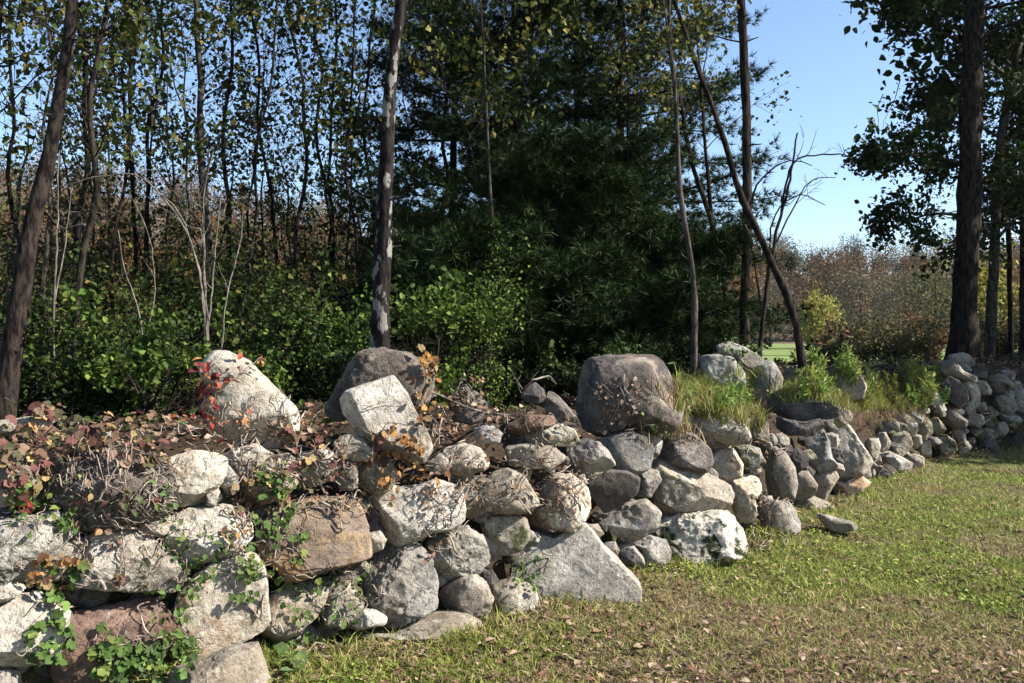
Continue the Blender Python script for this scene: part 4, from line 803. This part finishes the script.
# ---- pines
def pine(label, pts, w, D, nwh, blen, seed, zmin, crown_extra=1.0, azs=None):
    P, rad = trunk(pts, w, D, 5 if D > 11 else .5); P, rad = smooth_path(P, rad, .3); base = P[0]; rr = np.random.default_rng(seed)
    t = thing('pine_tree', tuple(base), label, 'tree', 'white pines in the middle')
    m = MB(); tube(m, P, rad, 10, .14, seed); o = m.build('trunk', BARK['dark'], None, loc=base); o.location = (0, 0, 0); o.parent = t
    m = MB(); tp = []; td = []
    nwh = int(nwh * 1.45)
    for k in range(nwh):
        z = zmin + (P[-1, 2] - zmin) * (k / nwh) ** 1.0; i = min(np.searchsorted(P[:, 2], z), len(P) - 1)
        for b in range(6):
            a = b * 2 * np.pi / 6 + rr.uniform(-.4, .4) + k * .5; ln = blen * rr.uniform(.7, 1.15) * (1 - .45 * k / nwh)
            d = np.array([math.cos(a), math.sin(a), rr.uniform(-.08, .25)]); pts_ = [P[i]]
            for j in range(7): d = norm(d + rr.normal(size=3) * .07 + np.array([0, 0, .03])); pts_.append(pts_[-1] + d * ln / 7)
            pts_ = np.array(pts_); tube(m, pts_, np.linspace(rad[i] * .28 + .008, .005, 8), 4)
            for j in range(2, 8):
                for s_ in (-1, 1, 0):
                    side = norm(np.cross(d, [0, 0, 1]) * s_ + d * .75 + rr.normal(size=3) * .15 + np.array([0, 0, .1])); l2 = ln * .30 * rr.uniform(.5, 1.1) * (1.1 - j * .06)
                    e = pts_[j] + side * l2; tube(m, np.array([pts_[j], (pts_[j] + e) / 2 + [0, 0, .02], e]), [.006, .004, .003], 3)
                    for f in np.linspace(.25, 1, 6):
                        tp.append(pts_[j] + (e - pts_[j]) * f + rr.normal(size=3) * .07); td.append(norm(side + rr.normal(size=3) * .35 + np.array([0, 0, .25])))
    o = m.build('limbs', BARK['dark'], None, loc=base); o.location = (0, 0, 0); o.parent = t
    tp = np.array(tp); td = np.array(td); n = len(tp); nn = int(21 * crown_extra)
    m = MB()
    for q in range(nn):
        dr = norm(td + rng.normal(size=(n, 3)) * .55); L2 = rng.uniform(.09, .155, (n, 1)); sd_ = norm(np.cross(dr, rng.normal(size=(n, 3)))) * .0052
        V = np.stack([tp - sd_, tp + sd_, tp + dr * L2 + np.array([0, 0, -.01])], 1).reshape(-1, 3)
        m.add(V, np.arange(n * 3).reshape(-1, 3))
    o = m.build('crown', LM['needle'], None, loc=base, smooth=False); o.location = (0, 0, 0); o.parent = t
pine('tallest white pine with grey trunk showing through at the frame top', [(520,385),(519,250),(517,120),(516,-5)], [17,15,13,11], 12.5, 15, 2.5, 61, 1.1)
pine('white pine at the left of the pine clump, behind the birch', [(452,380),(452,250),(454,120),(456,20)], [10,9,7,5], 14.5, 13, 1.9, 62, .9)
pine('white pine at the right of the pine clump next to the gap', [(622,382),(622,250),(620,120),(620,10)], [13,12,9,7], 13.2, 14, 2.2, 63, .9)
pine('low young pine spreading in front of the pine clump', [(560,388),(561,330),(563,250),(565,190)], [8,7,5,3], 10.8, 9, 1.8, 64, .95)
pine('low spreading young pine low at the left of the pine clump', [(470,392),(471,340),(472,290)], [6,4,2], 9.8, 5, 1.5, 66, .9)
pine('young pine low at the right end of the pine clump beside the gap', [(640,392),(641,330),(642,275)], [6,4,2], 10.4, 6, 1.5, 67, .9)
pine('background pine filling the middle of the clump', [(575,380),(576,250),(578,100),(578,-5)], [12,11,9,7], 17.5, 14, 2.6, 65, .8, .8)
# ------------------------------------------------------------------ understory shrubs
def shrub(name, label, px, D, base_py, rx_m, h_m, n, leafm, lsize, kind='leaf', group=None, seed=0, stems=9, cat='shrub', ybias=0., upw=.6, ry=None):
    rr = np.random.default_rng(seed); X = (px - CX) / F * D; Z = gz(X, D) if base_py is None else CAM_H - (base_py - CY) / F * D
    base = np.array([X, D, Z]); t = thing(name, tuple(base), label, cat, group)
    m = MB(); tips = []; ry = ry or rx_m * .8
    for s in range(stems):
        a = rr.uniform(0, 6.28); r = rr.uniform(.2, 1) ** .7; e = base + np.array([math.cos(a) * rx_m * r, math.sin(a) * ry * r, h_m * rr.uniform(.55, 1.0) * (1.08 - .45 * r * r)])
        c = (base + e) / 2 + rr.normal(size=3) * .08 * h_m; c[2] += .1 * h_m; b0 = base + np.array([rr.normal() * .05, rr.normal() * .05, -.05])
        P, rd = smooth_path([b0, c, e], [.012 + .004 * h_m, .007, .002], .12); tube(m, P, rd, 4)
        for f in np.linspace(.25, 1, 8):
            q = P[int(f * (len(P) - 1))]
            for k in range(3):
                e2 = q + norm(rr.normal(size=3) + np.array([0, 0, .3])) * rr.uniform(.08, .30) * min(h_m, 1.6) * .7; tube(m, [q, (q + e2) / 2 + [0, 0, .01], e2], [.004, .003, .0015], 3); tips.append(e2); tips.append((q + e2) / 2)
    o = m.build('stems', BARK['brown'], None, loc=base); o.location = (0, 0, 0); o.parent = t
    for _ in range(4):
        a = rr.uniform(0, 6.28); e = base + np.array([math.cos(a) * rx_m * .8, math.sin(a) * ry * .8, h_m * rr.uniform(.9, 1.35)]); P, rd = smooth_path([base, (base + e) / 2 + rr.normal(size=3) * .1, e], [.006, .004, .0015], .1); tube(m, P, rd, 4)
        for f in (.7, .8, .9, 1): tips.append(P[int(f * (len(P) - 1))])
    tips = np.array(tips); ok = fbm(tips * np.array([2.1, 2.1, 2.6]), 2, 6) > -.12
    if ok.sum() > 20: tips = tips[ok]
    lsize = lsize * [1, 1.45, .75, 1.1][seed % 4]; n = int(n / [1, 1.7, .75, 1.1][seed % 4]); idx = rr.integers(0, len(tips), n); C = tips[idx] + rng.normal(size=(n, 3)) * .055 * min(h_m, 1.8)
    m = MB(); leaves(m, C, lsize, kind, up=np.array([0, 0, 1.]), upw=upw)
    o = m.build('foliage', LM[leafm], None, loc=base, smooth=False); o.location = (0, 0, 0); o.parent = t
    return t
GS = 'shrubs of the wood edge behind the wall'
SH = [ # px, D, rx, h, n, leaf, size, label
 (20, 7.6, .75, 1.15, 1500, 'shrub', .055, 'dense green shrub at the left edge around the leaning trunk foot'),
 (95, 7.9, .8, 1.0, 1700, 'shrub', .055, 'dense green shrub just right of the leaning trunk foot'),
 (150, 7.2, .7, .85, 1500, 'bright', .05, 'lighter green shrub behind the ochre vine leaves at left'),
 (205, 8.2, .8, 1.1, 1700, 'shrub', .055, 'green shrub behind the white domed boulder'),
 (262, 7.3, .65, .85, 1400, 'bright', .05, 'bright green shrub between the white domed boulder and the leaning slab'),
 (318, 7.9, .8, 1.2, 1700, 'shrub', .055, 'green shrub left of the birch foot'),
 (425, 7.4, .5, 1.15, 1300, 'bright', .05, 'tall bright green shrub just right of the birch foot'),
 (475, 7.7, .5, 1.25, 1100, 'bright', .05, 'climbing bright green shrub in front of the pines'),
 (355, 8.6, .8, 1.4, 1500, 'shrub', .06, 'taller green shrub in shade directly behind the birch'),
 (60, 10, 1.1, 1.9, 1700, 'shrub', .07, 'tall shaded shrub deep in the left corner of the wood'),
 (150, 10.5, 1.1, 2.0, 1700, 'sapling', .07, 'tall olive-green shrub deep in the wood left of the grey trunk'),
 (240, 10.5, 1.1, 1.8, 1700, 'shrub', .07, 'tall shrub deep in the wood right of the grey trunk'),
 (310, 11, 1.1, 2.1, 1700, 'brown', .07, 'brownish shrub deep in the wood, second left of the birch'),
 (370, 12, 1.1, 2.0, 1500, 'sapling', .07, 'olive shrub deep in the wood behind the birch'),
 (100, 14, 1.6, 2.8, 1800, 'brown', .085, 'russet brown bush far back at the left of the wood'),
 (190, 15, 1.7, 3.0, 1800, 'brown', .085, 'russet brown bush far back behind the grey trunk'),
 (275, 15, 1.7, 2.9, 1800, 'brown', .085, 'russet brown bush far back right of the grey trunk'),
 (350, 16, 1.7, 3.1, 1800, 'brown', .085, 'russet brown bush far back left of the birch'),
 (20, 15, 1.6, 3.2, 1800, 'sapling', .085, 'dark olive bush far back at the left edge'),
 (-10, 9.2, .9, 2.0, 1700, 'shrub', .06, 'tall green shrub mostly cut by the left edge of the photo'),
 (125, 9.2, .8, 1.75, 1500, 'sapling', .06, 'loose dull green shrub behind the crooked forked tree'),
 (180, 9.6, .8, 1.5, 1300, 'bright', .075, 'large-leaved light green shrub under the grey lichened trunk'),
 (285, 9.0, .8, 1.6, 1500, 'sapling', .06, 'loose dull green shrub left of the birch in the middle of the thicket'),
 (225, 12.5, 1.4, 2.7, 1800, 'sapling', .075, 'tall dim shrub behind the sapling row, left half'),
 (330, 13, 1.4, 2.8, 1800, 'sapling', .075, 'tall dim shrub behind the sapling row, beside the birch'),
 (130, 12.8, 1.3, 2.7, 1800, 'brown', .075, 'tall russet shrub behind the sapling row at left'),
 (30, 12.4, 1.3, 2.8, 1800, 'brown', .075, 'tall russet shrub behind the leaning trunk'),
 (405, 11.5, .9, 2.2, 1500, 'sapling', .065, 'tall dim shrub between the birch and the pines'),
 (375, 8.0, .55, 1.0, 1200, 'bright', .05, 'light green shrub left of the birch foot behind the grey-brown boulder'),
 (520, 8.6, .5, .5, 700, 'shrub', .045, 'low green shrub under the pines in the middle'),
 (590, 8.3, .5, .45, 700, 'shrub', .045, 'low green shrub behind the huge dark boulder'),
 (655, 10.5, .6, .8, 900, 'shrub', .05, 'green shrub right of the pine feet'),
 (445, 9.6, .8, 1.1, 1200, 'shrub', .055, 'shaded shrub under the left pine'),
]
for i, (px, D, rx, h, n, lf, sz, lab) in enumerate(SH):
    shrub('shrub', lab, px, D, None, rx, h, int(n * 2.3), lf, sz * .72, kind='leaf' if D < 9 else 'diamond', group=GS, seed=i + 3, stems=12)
# right middle distance
shrub('bush', 'broad rounded olive bush on the far side of the wall right of the leaning tree', 886, 27, 372, 1.9, 1.95, 6500, 'olive', .08, 'diamond', seed=71, stems=26)
shrub('bush', 'rusty orange bush behind the olive one beside the thick trunk', 928, 34, 365, 1.5, 2.3, 2800, 'rusty', .10, 'diamond', seed=72, stems=16)
shrub('bush', 'russet bush at the field edge right of the leaning tree foot', 842, 38, 362, 1.3, 1.7, 2200, 'rusty', .13, 'diamond', seed=73, stems=14)
shrub('bush', 'dark green bush in front of the thick trunk group at right', 1000, 19, 368, 1.5, 1.8, 2400, 'olive', .10, 'diamond', seed=74, stems=16)
shrub('bush', 'yellow-green bush behind the right-hand trunks', 985, 26, 368, 2.0, 3.2, 3200, 'yellow', .13, 'diamond', seed=75, stems=16)
shrub('bush', 'low dark shrub closing the left side of the field gap', 722, 14, 375, .7, .8, 900, 'shrub', .06, 'diamond', seed=76)
shrub('bush', 'low dark shrub at the foot of the leaning tree', 835, 14, 378, .8, .7, 900, 'olive', .07, 'diamond', seed=77)
for i, (px, D, h, r, lf, lab, n) in enumerate([
   (817, 70, 5.6, 1.7, 'yellow', 'yellow-green tree standing alone at the far edge of the field', 1500),
   (770, 120, 11, 3.6, 'farwood', 'brown autumn tree at the far edge of the field left of the leaning tree', 1500),
   (860, 110, 11.5, 4, 'farwood', 'grey-brown autumn tree behind the olive bush', 1600),
   (905, 100, 10.5, 3.8, 'farwood', 'rust-coloured autumn tree behind the olive bush', 1500),
   (935, 85, 9, 3.2, 'olive', 'dull green tree left of the thick trunk in the distance', 1400),
   (1000, 60, 8.5, 3.4, 'rusty', 'orange autumn tree seen between the right-hand trunks', 1600)]):
    X = (px - CX) / F * D; P = np.array([[X, D, .2], [X + .1, D, h * .4], [X, D, h * .9]]); t = thing('autumn_tree', (X, D, .2), lab, 'tree')
    m = MB(); tube(m, P, [h * .022, h * .015, .03], 6); o = m.build('trunk', BARK['brown'], None, loc=P[0]); o.parent = t; o.location = (0, 0, 0)
    C = crown_pts(np.array([X, D, h * .55]), r, h * .42, n * 3); m = MB(); leaves(m, C, (.0075 * D ** .5 * 3.2), 'diamond'); o = m.build('crown', LM[lf], None, loc=P[0], smooth=False); o.parent = t; o.location = (0, 0, 0)

# ------------------------------------------------------------------ weeds and grass on the wall top
def weed(label, px, py, h_px, leafm, seed, group, narrow=True):
    h = hit_px(px, py)
    if h is None: return
    p = h[0]; D = p[1]; hm = h_px * D / F; rr = np.random.default_rng(seed); t = thing('weed_plant', tuple(p), label, 'weed', group)
    m = MB(); m2 = MB()
    for s in range(3):
        e = p + np.array([rr.normal() * .18 * hm, rr.normal() * .18 * hm, hm * rr.uniform(.7, 1.05)]); c = (p + e) / 2 + rr.normal(size=3) * .05 * hm; P, rd = smooth_path([p - [0, 0, .03], c, e], [.004, .003, .0012], .03); tube(m, P, rd, 4)
        k = int(26 * max(1, hm / .3)); f = rr.uniform(.15, 1, k); C = P[(f * (len(P) - 1)).astype(int)]
        leaves(m2, C, .085 * (.6 + hm) * [1, 1.15, .42, .36][seed % 4], ['narrow', 'narrow', 'leaf', 'diamond'][seed % 4], along=np.array([0, 0, .5]), alw=1.0, jitter=.4)
    o = m.build('stems', LM['weed'], None, loc=p); o.parent = t; o.location = (0, 0, 0)
    o = m2.build('foliage', LM[leafm], None, loc=p, smooth=False); o.parent = t; o.location = (0, 0, 0)
wr = np.random.default_rng(77)
for i in range(46):
    x = wr.uniform(800, 945); weed('feathery light green weed ' + ('on the ridge left of the pinkish domed boulder' if x < 835 else 'around the pinkish domed boulder' if x < 868 else 'above the far lit stretch of wall' if x < 905 else 'close to the shaded wall corner'), x, wr.uniform(385, 412) if x > 860 else wr.uniform(378, 400), wr.uniform(16, 38), ['weed', 'weed', 'yellow', 'weed', 'grass'][i % 5], 300 + i, 'feathery weeds on the right part of the wall')
for i in range(16):
    wx = wr.uniform(682, 750); weed('grassy weed on the wall top ' + ('beside the huge dark boulder' if wx < 705 else 'under the blue-grey ridge boulders' if wx > 728 else 'behind the jagged ledge stone'), wx, wr.uniform(402, 418) if wx > 696 else wr.uniform(380, 412), wr.uniform(18, 36), 'weed', 400 + i, 'weeds right of the huge dark boulder')
def blades(mb, X, Y, Z, h, wd, lean=.35):
    n = len(X); a = rng.uniform(0, 6.28, n); b = rng.uniform(0, 6.28, n); l = np.abs(rng.normal(0, lean, n)) + .1
    base = np.stack([X, Y, Z], 1); side = np.stack([np.cos(a), np.sin(a), 0 * a], 1) * (wd / 2)[:, None]; ln = np.stack([np.cos(b) * l, np.sin(b) * l, np.ones(n)], 1) * h[:, None]
    mid = base + ln * .55; tip = base + ln * np.array([1.5, 1.5, .95]); V = np.stack([base - side, base + side, mid + side * .8, mid - side * .8, tip], 1).reshape(-1, 3); k = np.arange(n)[:, None] * 5
    b0 = mb.n; mb.v.append(V); mb.n += 5 * n; mb.f.append(k + np.array([[0, 1, 2, 3]]) + b0); mb.f.append(k + np.array([[3, 2, 4]]) + b0)
# wall-top grass rooted on whatever the ray finds
def top_grass(name, regions, leafm, hm, label=None):
    mb = MB(); X = []; Y = []; Z = []; Hh = []
    for (x0, x1, y0, y1, n, hh) in regions:
        for _ in range(n):
            q = hit_px(wr.uniform(x0, x1), wr.uniform(y0, y1))
            if q is None or q[1][2] < .25: continue
            X.append(q[0][0]); Y.append(q[0][1]); Z.append(q[0][2] - .01); Hh.append(hh * wr.uniform(.5, 1.2))
    blades(mb, np.array(X), np.array(Y), np.array(Z), np.array(Hh), np.full(len(X), .006), .4)
    tag(mb.build(name, LM[leafm], smooth=False), label, None, None, 'stuff')
top_grass('wall_top_grass', [(676,765,372,432,3600,.16), (760,935,378,412,4200,.12), (845,925,385,412,2200,.10), (925,960,400,430,200,.08)], 'grass', 1)
top_grass('wall_top_dry_grass', [(640,765,390,445,1500,.16), (840,930,398,425,2200,.09)], 'drygrass', 1)

# ------------------------------------------------------------------ lawn
def lawn_points(n, y0=444, y1=700, xr=(-260, 1300), pw=1.0):
    px = rng.uniform(*xr, n); py = y0 + (y1 - y0) * rng.random(n) ** pw; D = CAM_H * F / (py - CY); X = (px - CX) / F * D; Y = D
    k = sdist(X, Y) < .08
    return X[k], Y[k]
X, Y = lawn_points(190000); Zl = ground_h(X, Y); pn = fbm(np.stack([X, Y, 0 * X], 1) * 1.3, 3, 21); pn2 = fbm(np.stack([X, Y, 0 * X], 1) * 4, 2, 22)
near = np.clip((6.0 - Y) / 1.5, 0, 1) * np.clip((X + .1) / 1.0, 0, 1) * 1.7
near2 = sstep(-.45, -.1, sdist(X, Y)) * .5
dryness = pn * .6 + pn2 * .35 + near * 1.0 + near2
mb = MB(); k = (dryness < .35) | (rng.random(len(X)) < .18); Dd = np.hypot(X, Y)
blades(mb, X[k], Y[k], Zl[k] - .004, (.022 + .03 * rng.random(k.sum()) + .075 * rng.random(k.sum()) * sstep(-.55, 0, sdist(X[k], Y[k]))) , .0035 + .0006 * Dd[k], .6)
tag(mb.build('lawn_grass', LM['grass'], smooth=False), kind='stuff')
mb = MB(); k2 = (rng.random(len(X)) < .30) & (dryness > -.1) | ((dryness > .35) & (rng.random(len(X)) < .75))
blades(mb, X[k2], Y[k2], Zl[k2] - .002, .012 + .022 * rng.random(k2.sum()), .0035 + .0005 * Dd[k2], 1.3)
tag(mb.build('dry_lawn_grass', LM['drygrass'], smooth=False), kind='stuff')
X2, Y2 = lawn_points(60000); d2 = fbm(np.stack([X2, Y2, 0 * X2], 1) * 1.3, 3, 21) * .6 + fbm(np.stack([X2, Y2, 0 * X2], 1) * 2.2, 2, 30) * .5 + np.clip((5.9 - Y2) / 1.4, 0, 1) * np.clip(X2 + .6, 0, 1) * 1.5
k = d2 < .18; mb = MB(); Z2 = ground_h(X2, Y2)
leaves(mb, np.stack([X2[k], Y2[k], Z2[k] + .012 + .022 * rng.random(k.sum())], 1), .022, 'leaf', up=np.array([0, 0, 1.]), upw=1.6)
tag(mb.build('clover', LM['clover'], smooth=False), kind='stuff')
X3, Y3 = lawn_points(26000); s3 = sdist(X3, Y3); pr = .16 + .75 * np.clip(sstep(-.9, -.1, s3), 0, 1) * .6 + .5 * np.clip((5.0 - Y3) / 1.2, 0, 1); k = rng.random(len(X3)) < pr; mb = MB()
leaves(mb, np.stack([X3[k], Y3[k], ground_h(X3[k], Y3[k]) + .012 + .015 * rng.random(k.sum())], 1), .034, 'leaf', up=np.array([0, 0, 1.]), upw=2.2, jitter=.5)
tag(mb.build('fallen_leaves', LM['dry'], smooth=False), kind='stuff')
# litter and low cover on the bank behind the face
mb = MB(); mc = MB(); C = []; G_ = []
bx = rng.uniform(-7, 12, 42000); by = rng.uniform(1, 16, 42000); sb = sdist(bx, by); kk = (sb > .25) & (sb < 4.5) & (np.abs(bx / by) < .85); bx, by, sb = bx[kk], by[kk], sb[kk]
Cb = np.stack([bx, by, ground_h(bx, by) + .015 + .02 * rng.random(len(bx))], 1)
leaves(mb, Cb, .045, 'leaf', up=np.array([0, 0, 1.]), upw=1.5, jitter=.5); tag(mb.build('bank_leaf_litter', LM['dry'], smooth=False), kind='stuff')
kk = (rng.random(len(bx)) < .5) & (sb > 1.3); leaves(mc, Cb[kk] + np.array([0, 0, .06]) * rng.random((kk.sum(), 1)), .05, 'leaf', up=np.array([0, 0, 1.]), upw=1.0); tag(mc.build('ground_cover', LM['shrub'], smooth=False), kind='stuff')

# ------------------------------------------------------------------ vines, brambles, twigs on the wall
def vine(name, label, regions, cat='vine', group=None, seed=0, bark='dead'):
    """regions: (x0,y0,x1,y1, stems, leaves, leaf material, leaf size, leaf kind, lift)"""
    rr = np.random.default_rng(seed + 900); first = None; ms = MB(); parts = {}
    for (x0, y0, x1, y1, ns, nl, lm, ls, kind, lift) in regions:
        for s in range(ns):
            a = np.array([rr.uniform(x0, x1), rr.uniform(y0, y1)]); ang = rr.uniform(0, 6.28); pts = []; step = rr.uniform(5, 9)
            for j in range(rr.integers(5, 12)):
                h = hit_px(*a)
                if h is not None:
                    q = h[0] + h[1] * rr.uniform(.008, .03) + np.array([0, 0, rr.uniform(0, lift)])
                    if not pts or np.linalg.norm(q - pts[-1]) < .28: pts.append(q)
                    else: break
                ang += rr.normal() * .45; a = a + step * np.array([math.cos(ang), math.sin(ang) * .9])
                if not (x0 - 12 < a[0] < x1 + 12 and y0 - 10 < a[1] < y1 + 14): ang += 2.2
            if len(pts) > 2:
                first = pts[0] if first is None else first; r0 = rr.choice([.0022, .003, .0045, .007], p=[.4, .35, .2, .05])
                P, rd = smooth_path(pts, np.linspace(r0, r0 * .5, len(pts)), .03); tube(ms, P, rd, 5)
        C = []; N = []
        nl = int(nl * 1.6); ls = ls * .60 if kind == 'leaf' or ls < .06 else ls * .8
        ncl = max(1, nl // 5); cl = np.stack([rr.uniform(x0, x1, ncl), rr.uniform(y0, y1, ncl)], 1)
        for j in range(nl):
            c = cl[j % ncl] + rr.normal(size=2) * 4.5; h = hit_px(*c)
            if h is None: continue
            C.append(h[0] + h[1] * rr.uniform(.015, .05) + np.array([0, 0, rr.uniform(0, lift)])); N.append(norm(h[1] + np.array([.3, -.2, .7])))
        if C:
            m = parts.setdefault(lm, MB()); leaves(m, np.array(C), ls, kind, up=np.array(N), upw=1.5, along=np.array([0, 0, -1.]), alw=.6, jitter=.6)
            first = C[0] if first is None else first
    t = thing(name, tuple(first), label, cat, group)
    if ms.n: o = ms.build('stems', BARK[bark], None, loc=first); o.parent = t; o.location = (0, 0, 0)
    for k, m in parts.items():
        o = m.build('foliage', LM[k], None, loc=first, smooth=False); o.parent = t; o.location = (0, 0, 0)
        if len(parts) > 1: o['label'] = {'red': 'red leaves', 'mixed': 'maroon and ochre leaves', 'green': 'green leaves', 'orange': 'orange-brown leaves', 'dry': 'withered leaves'}[k]
    return t
V_ = [
 ('creeper', 'red and orange creeper spilling over the left side of the white domed boulder', [(168,372,216,424,14,85,'red',.055,'leaf',.06), (214,362,246,440,5,16,'red',.05,'leaf',.02)]),
 ('creeper', 'tall red sprig standing behind the white domed boulder', [(254,358,263,372,3,14,'red',.035,'leaf',.09)]),
 ('vine', 'thick ochre and maroon vine blanket over the wall top at the left edge', [(0,418,62,490,36,160,'mixed',.055,'lobed',.08), (0,500,28,512,2,14,'red',.05,'leaf',.03)]),
 ('vine', 'ochre and maroon vine blanket above the purplish boulder', [(60,402,165,470,60,260,'mixed',.05,'lobed',.09), (60,440,150,470,8,50,'dry',.05,'leaf',.04)]),
 ('vine', 'green-leaved vine over the joint between the two left-edge white stones', [(0,488,74,528,8,56,'green',.05,'leaf',.03)]),
 ('vine', 'vine tangle draped down the purplish boulder', [(62,455,168,528,46,30,'mixed',.045,'leaf',.02), (140,485,165,525,3,18,'green',.04,'leaf',.02)]),
 ('vine', 'vine with green and orange leaves hanging beside the red-brown block', [(34,565,78,660,10,62,'green',.05,'lobed',.03), (34,560,72,592,4,22,'orange',.05,'lobed',.02)]),
 ('vine', 'bright green vine across the foot of the red-brown block', [(92,636,192,684,12,150,'green',.052,'lobed',.03)]),
 ('vine', 'black twig vine crossing the domed white stone', [(85,525,150,590,16,20,'mixed',.045,'leaf',.015)]),
 ('vine', 'narrow green vine in the joint left of the cream block', [(150,592,190,650,7,64,'green',.045,'leaf',.02), (186,555,212,600,3,20,'green',.04,'leaf',.02)]),
 ('vine', 'vine with dull green leaves over the shadowed pale stone', [(165,530,245,568,14,44,'green',.04,'leaf',.02), (200,530,240,560,3,14,'orange',.04,'leaf',.02)]),
 ('vine', 'dry stems and yellow-green leaves over the pinkish beige stone', [(236,460,286,512,22,46,'mixed',.045,'lobed',.03), (240,470,284,500,4,24,'green',.045,'lobed',.02)]),
 ('vine', 'leafy vine hanging left of the rusty slab', [(240,508,300,600,22,90,'green',.042,'lobed',.03), (240,505,270,560,14,0,'dry',.04,'leaf',.03)]),
 ('vine', 'maroon-leaved bramble between the white boulder and the leaning slab', [(278,420,345,470,30,85,'mixed',.045,'lobed',.05), (290,425,330,450,4,30,'red',.04,'leaf',.04)]),
 ('bramble', 'dead grey bramble tangle under the white domed boulder', [(195,418,300,452,60,40,'dry',.04,'leaf',.05)]),
 ('bramble', 'dead bramble tangle above the rusty slab', [(290,450,375,515,62,60,'mixed',.04,'leaf',.04)]),
 ('vine', 'orange-leaved vine around the foot of the leaning slab', [(372,440,440,500,24,70,'orange',.048,'lobed',.03), (375,430,398,455,2,14,'mixed',.05,'lobed',.02)]),
 ('vine', 'upright orange-brown leaves behind the leaning slab', [(418,365,450,430,10,76,'orange',.05,'lobed',.10)]),
 ('bramble', 'dark dead bramble heap on the ridge in the middle', [(440,385,520,440,70,110,'dry',.045,'leaf',.10), (480,385,515,408,3,30,'orange',.045,'lobed',.05)]),
 ('bramble', 'pale dead stems matted over the buried tan slab', [(430,430,580,500,95,70,'dry',.04,'leaf',.03)]),
 ('bramble', 'dry stems drooping over the angular cream stone', [(525,470,585,520,26,24,'dry',.04,'leaf',.02)]),
 ('vine', 'withered vine left of the small round grey stone by the tan loaf stone', [(425,455,470,560,34,44,'dry',.04,'leaf',.03)]),
 ('vine', 'few bright green leaves at the left edge of the triangular slab', [(510,552,545,592,4,44,'green',.035,'leaf',.02)]),
 ('vine', 'green vine over the mottled tan stone below the rusty slab', [(290,575,375,640,24,80,'green',.035,'lobed',.02)]),
 ('vine', 'broad-leaved green weed in the grass at the foot of the brownish foundation stone', [(278,640,305,683,2,36,'green',.075,'leaf',.05)]),
 ('vine', 'dry brown vine hanging down the wall beside the tall smooth stone', [(756,365,770,530,26,20,'dry',.04,'leaf',.02), (752,490,772,535,22,26,'dry',.04,'leaf',.03)]),
 ('vine', 'dried stems fringing the jagged ledge stone', [(684,400,700,440,12,20,'drygrass' if False else 'dry',.04,'leaf',.04), (735,395,765,440,12,16,'dry',.04,'leaf',.03)]),
 ('vine', 'leafy weed growing on the sloping grey ridge boulder', [(728,345,748,362,3,26,'green',.05,'leaf',.05)]),
 ('vine', 'maroon fallen leaves and runners at the shaded corner foot', [(950,440,1010,458,10,80,'mixed',.05,'leaf',.02)]),
 ('bramble', 'thin pale roots hanging in the cavity of the shaded stretch', [(985,395,1024,445,14,20,'dry',.04,'leaf',.02)]),
 ('vine', 'yellow-leaved runner on top of the shaded stretch below the big trunk', [(975,352,1020,372,8,70,'mixed',.07,'leaf',.1)]),
 ('vine', 'dark mixed leaves over the lower face of the huge dark boulder', [(600,385,645,425,8,50,'dry',.04,'leaf',.015), (645,415,665,432,2,16,'green',.035,'leaf',.02)]),
]
for i, (nm, lab, reg) in enumerate(V_):
    vine(nm, lab, reg, 'weed' if 'weed' in lab else ('bramble' if nm == 'bramble' else 'vine'), None, i)
# single fallen branches
def stick(label, pts, w, back=0, bark='pale', lift=.06):
    P = []
    for (x, y, dz) in pts:
        h = hit_px(x, y); D = face_D(x) + back if h is None or h[0][1] > 12 and x < 900 else h[0][1]; P.append(un(x, y, D - dz))
    P, rd = smooth_path(P, np.linspace(w, w * .4, len(P)), .04); m = MB(); tube(m, P + rng.normal(size=P.shape) * .0015, rd, 6, .1)
    tw, _, _ = grow(P, rd, 4, .22, t0=.2, twigs=1, brad=.6, seed=len(label))
    o = m.build('fallen_branch', BARK[bark], None, loc=P[0]); tag(o, label, 'branch'); m = MB(); tube(m, *tw[0], 3)
    for a, b in tw[1:]: tube(m, a, b, 3)
    q = m.build('twigs', BARK[bark], None, loc=P[0]); q.location = (0, 0, 0); q.parent = o
stick('long pale dead branch lying across the ridge brambles in the middle', [(432,392,.05),(455,402,.06),(480,411,.06),(510,415,.05),(540,418,.05)], .007)
stick('bent pale branch arching over the dark knob on the ridge', [(520,400,.03),(527,386,.05),(537,379,.08),(549,376,.08),(556,384,.05)], .009)
stick('curved brown stem arching across the leaning slab', [(380,440,.03),(386,424,.05),(400,423,.05),(418,428,.04),(440,430,.05)], .004, bark='dead')
stick('thin twig lying across the upper face of the leaning slab', [(362,410,.02),(375,404,.03),(390,402,.02),(407,402,.02)], .003, bark='dead')
stick('short pale stick poking from the jagged ledge stone', [(735,428,.03),(742,420,.06),(746,413,.08)], .006)
stick('thin pale root leaning across the shaded stretch', [(983,400,.05),(990,412,.06),(997,420,.06),(1003,426,.05)], .008)
stick('dark stake-like stem standing against the blue-grey ridge boulder', [(766,420,.05),(769,395,.08),(770,366,.1)], .010, bark='brown')
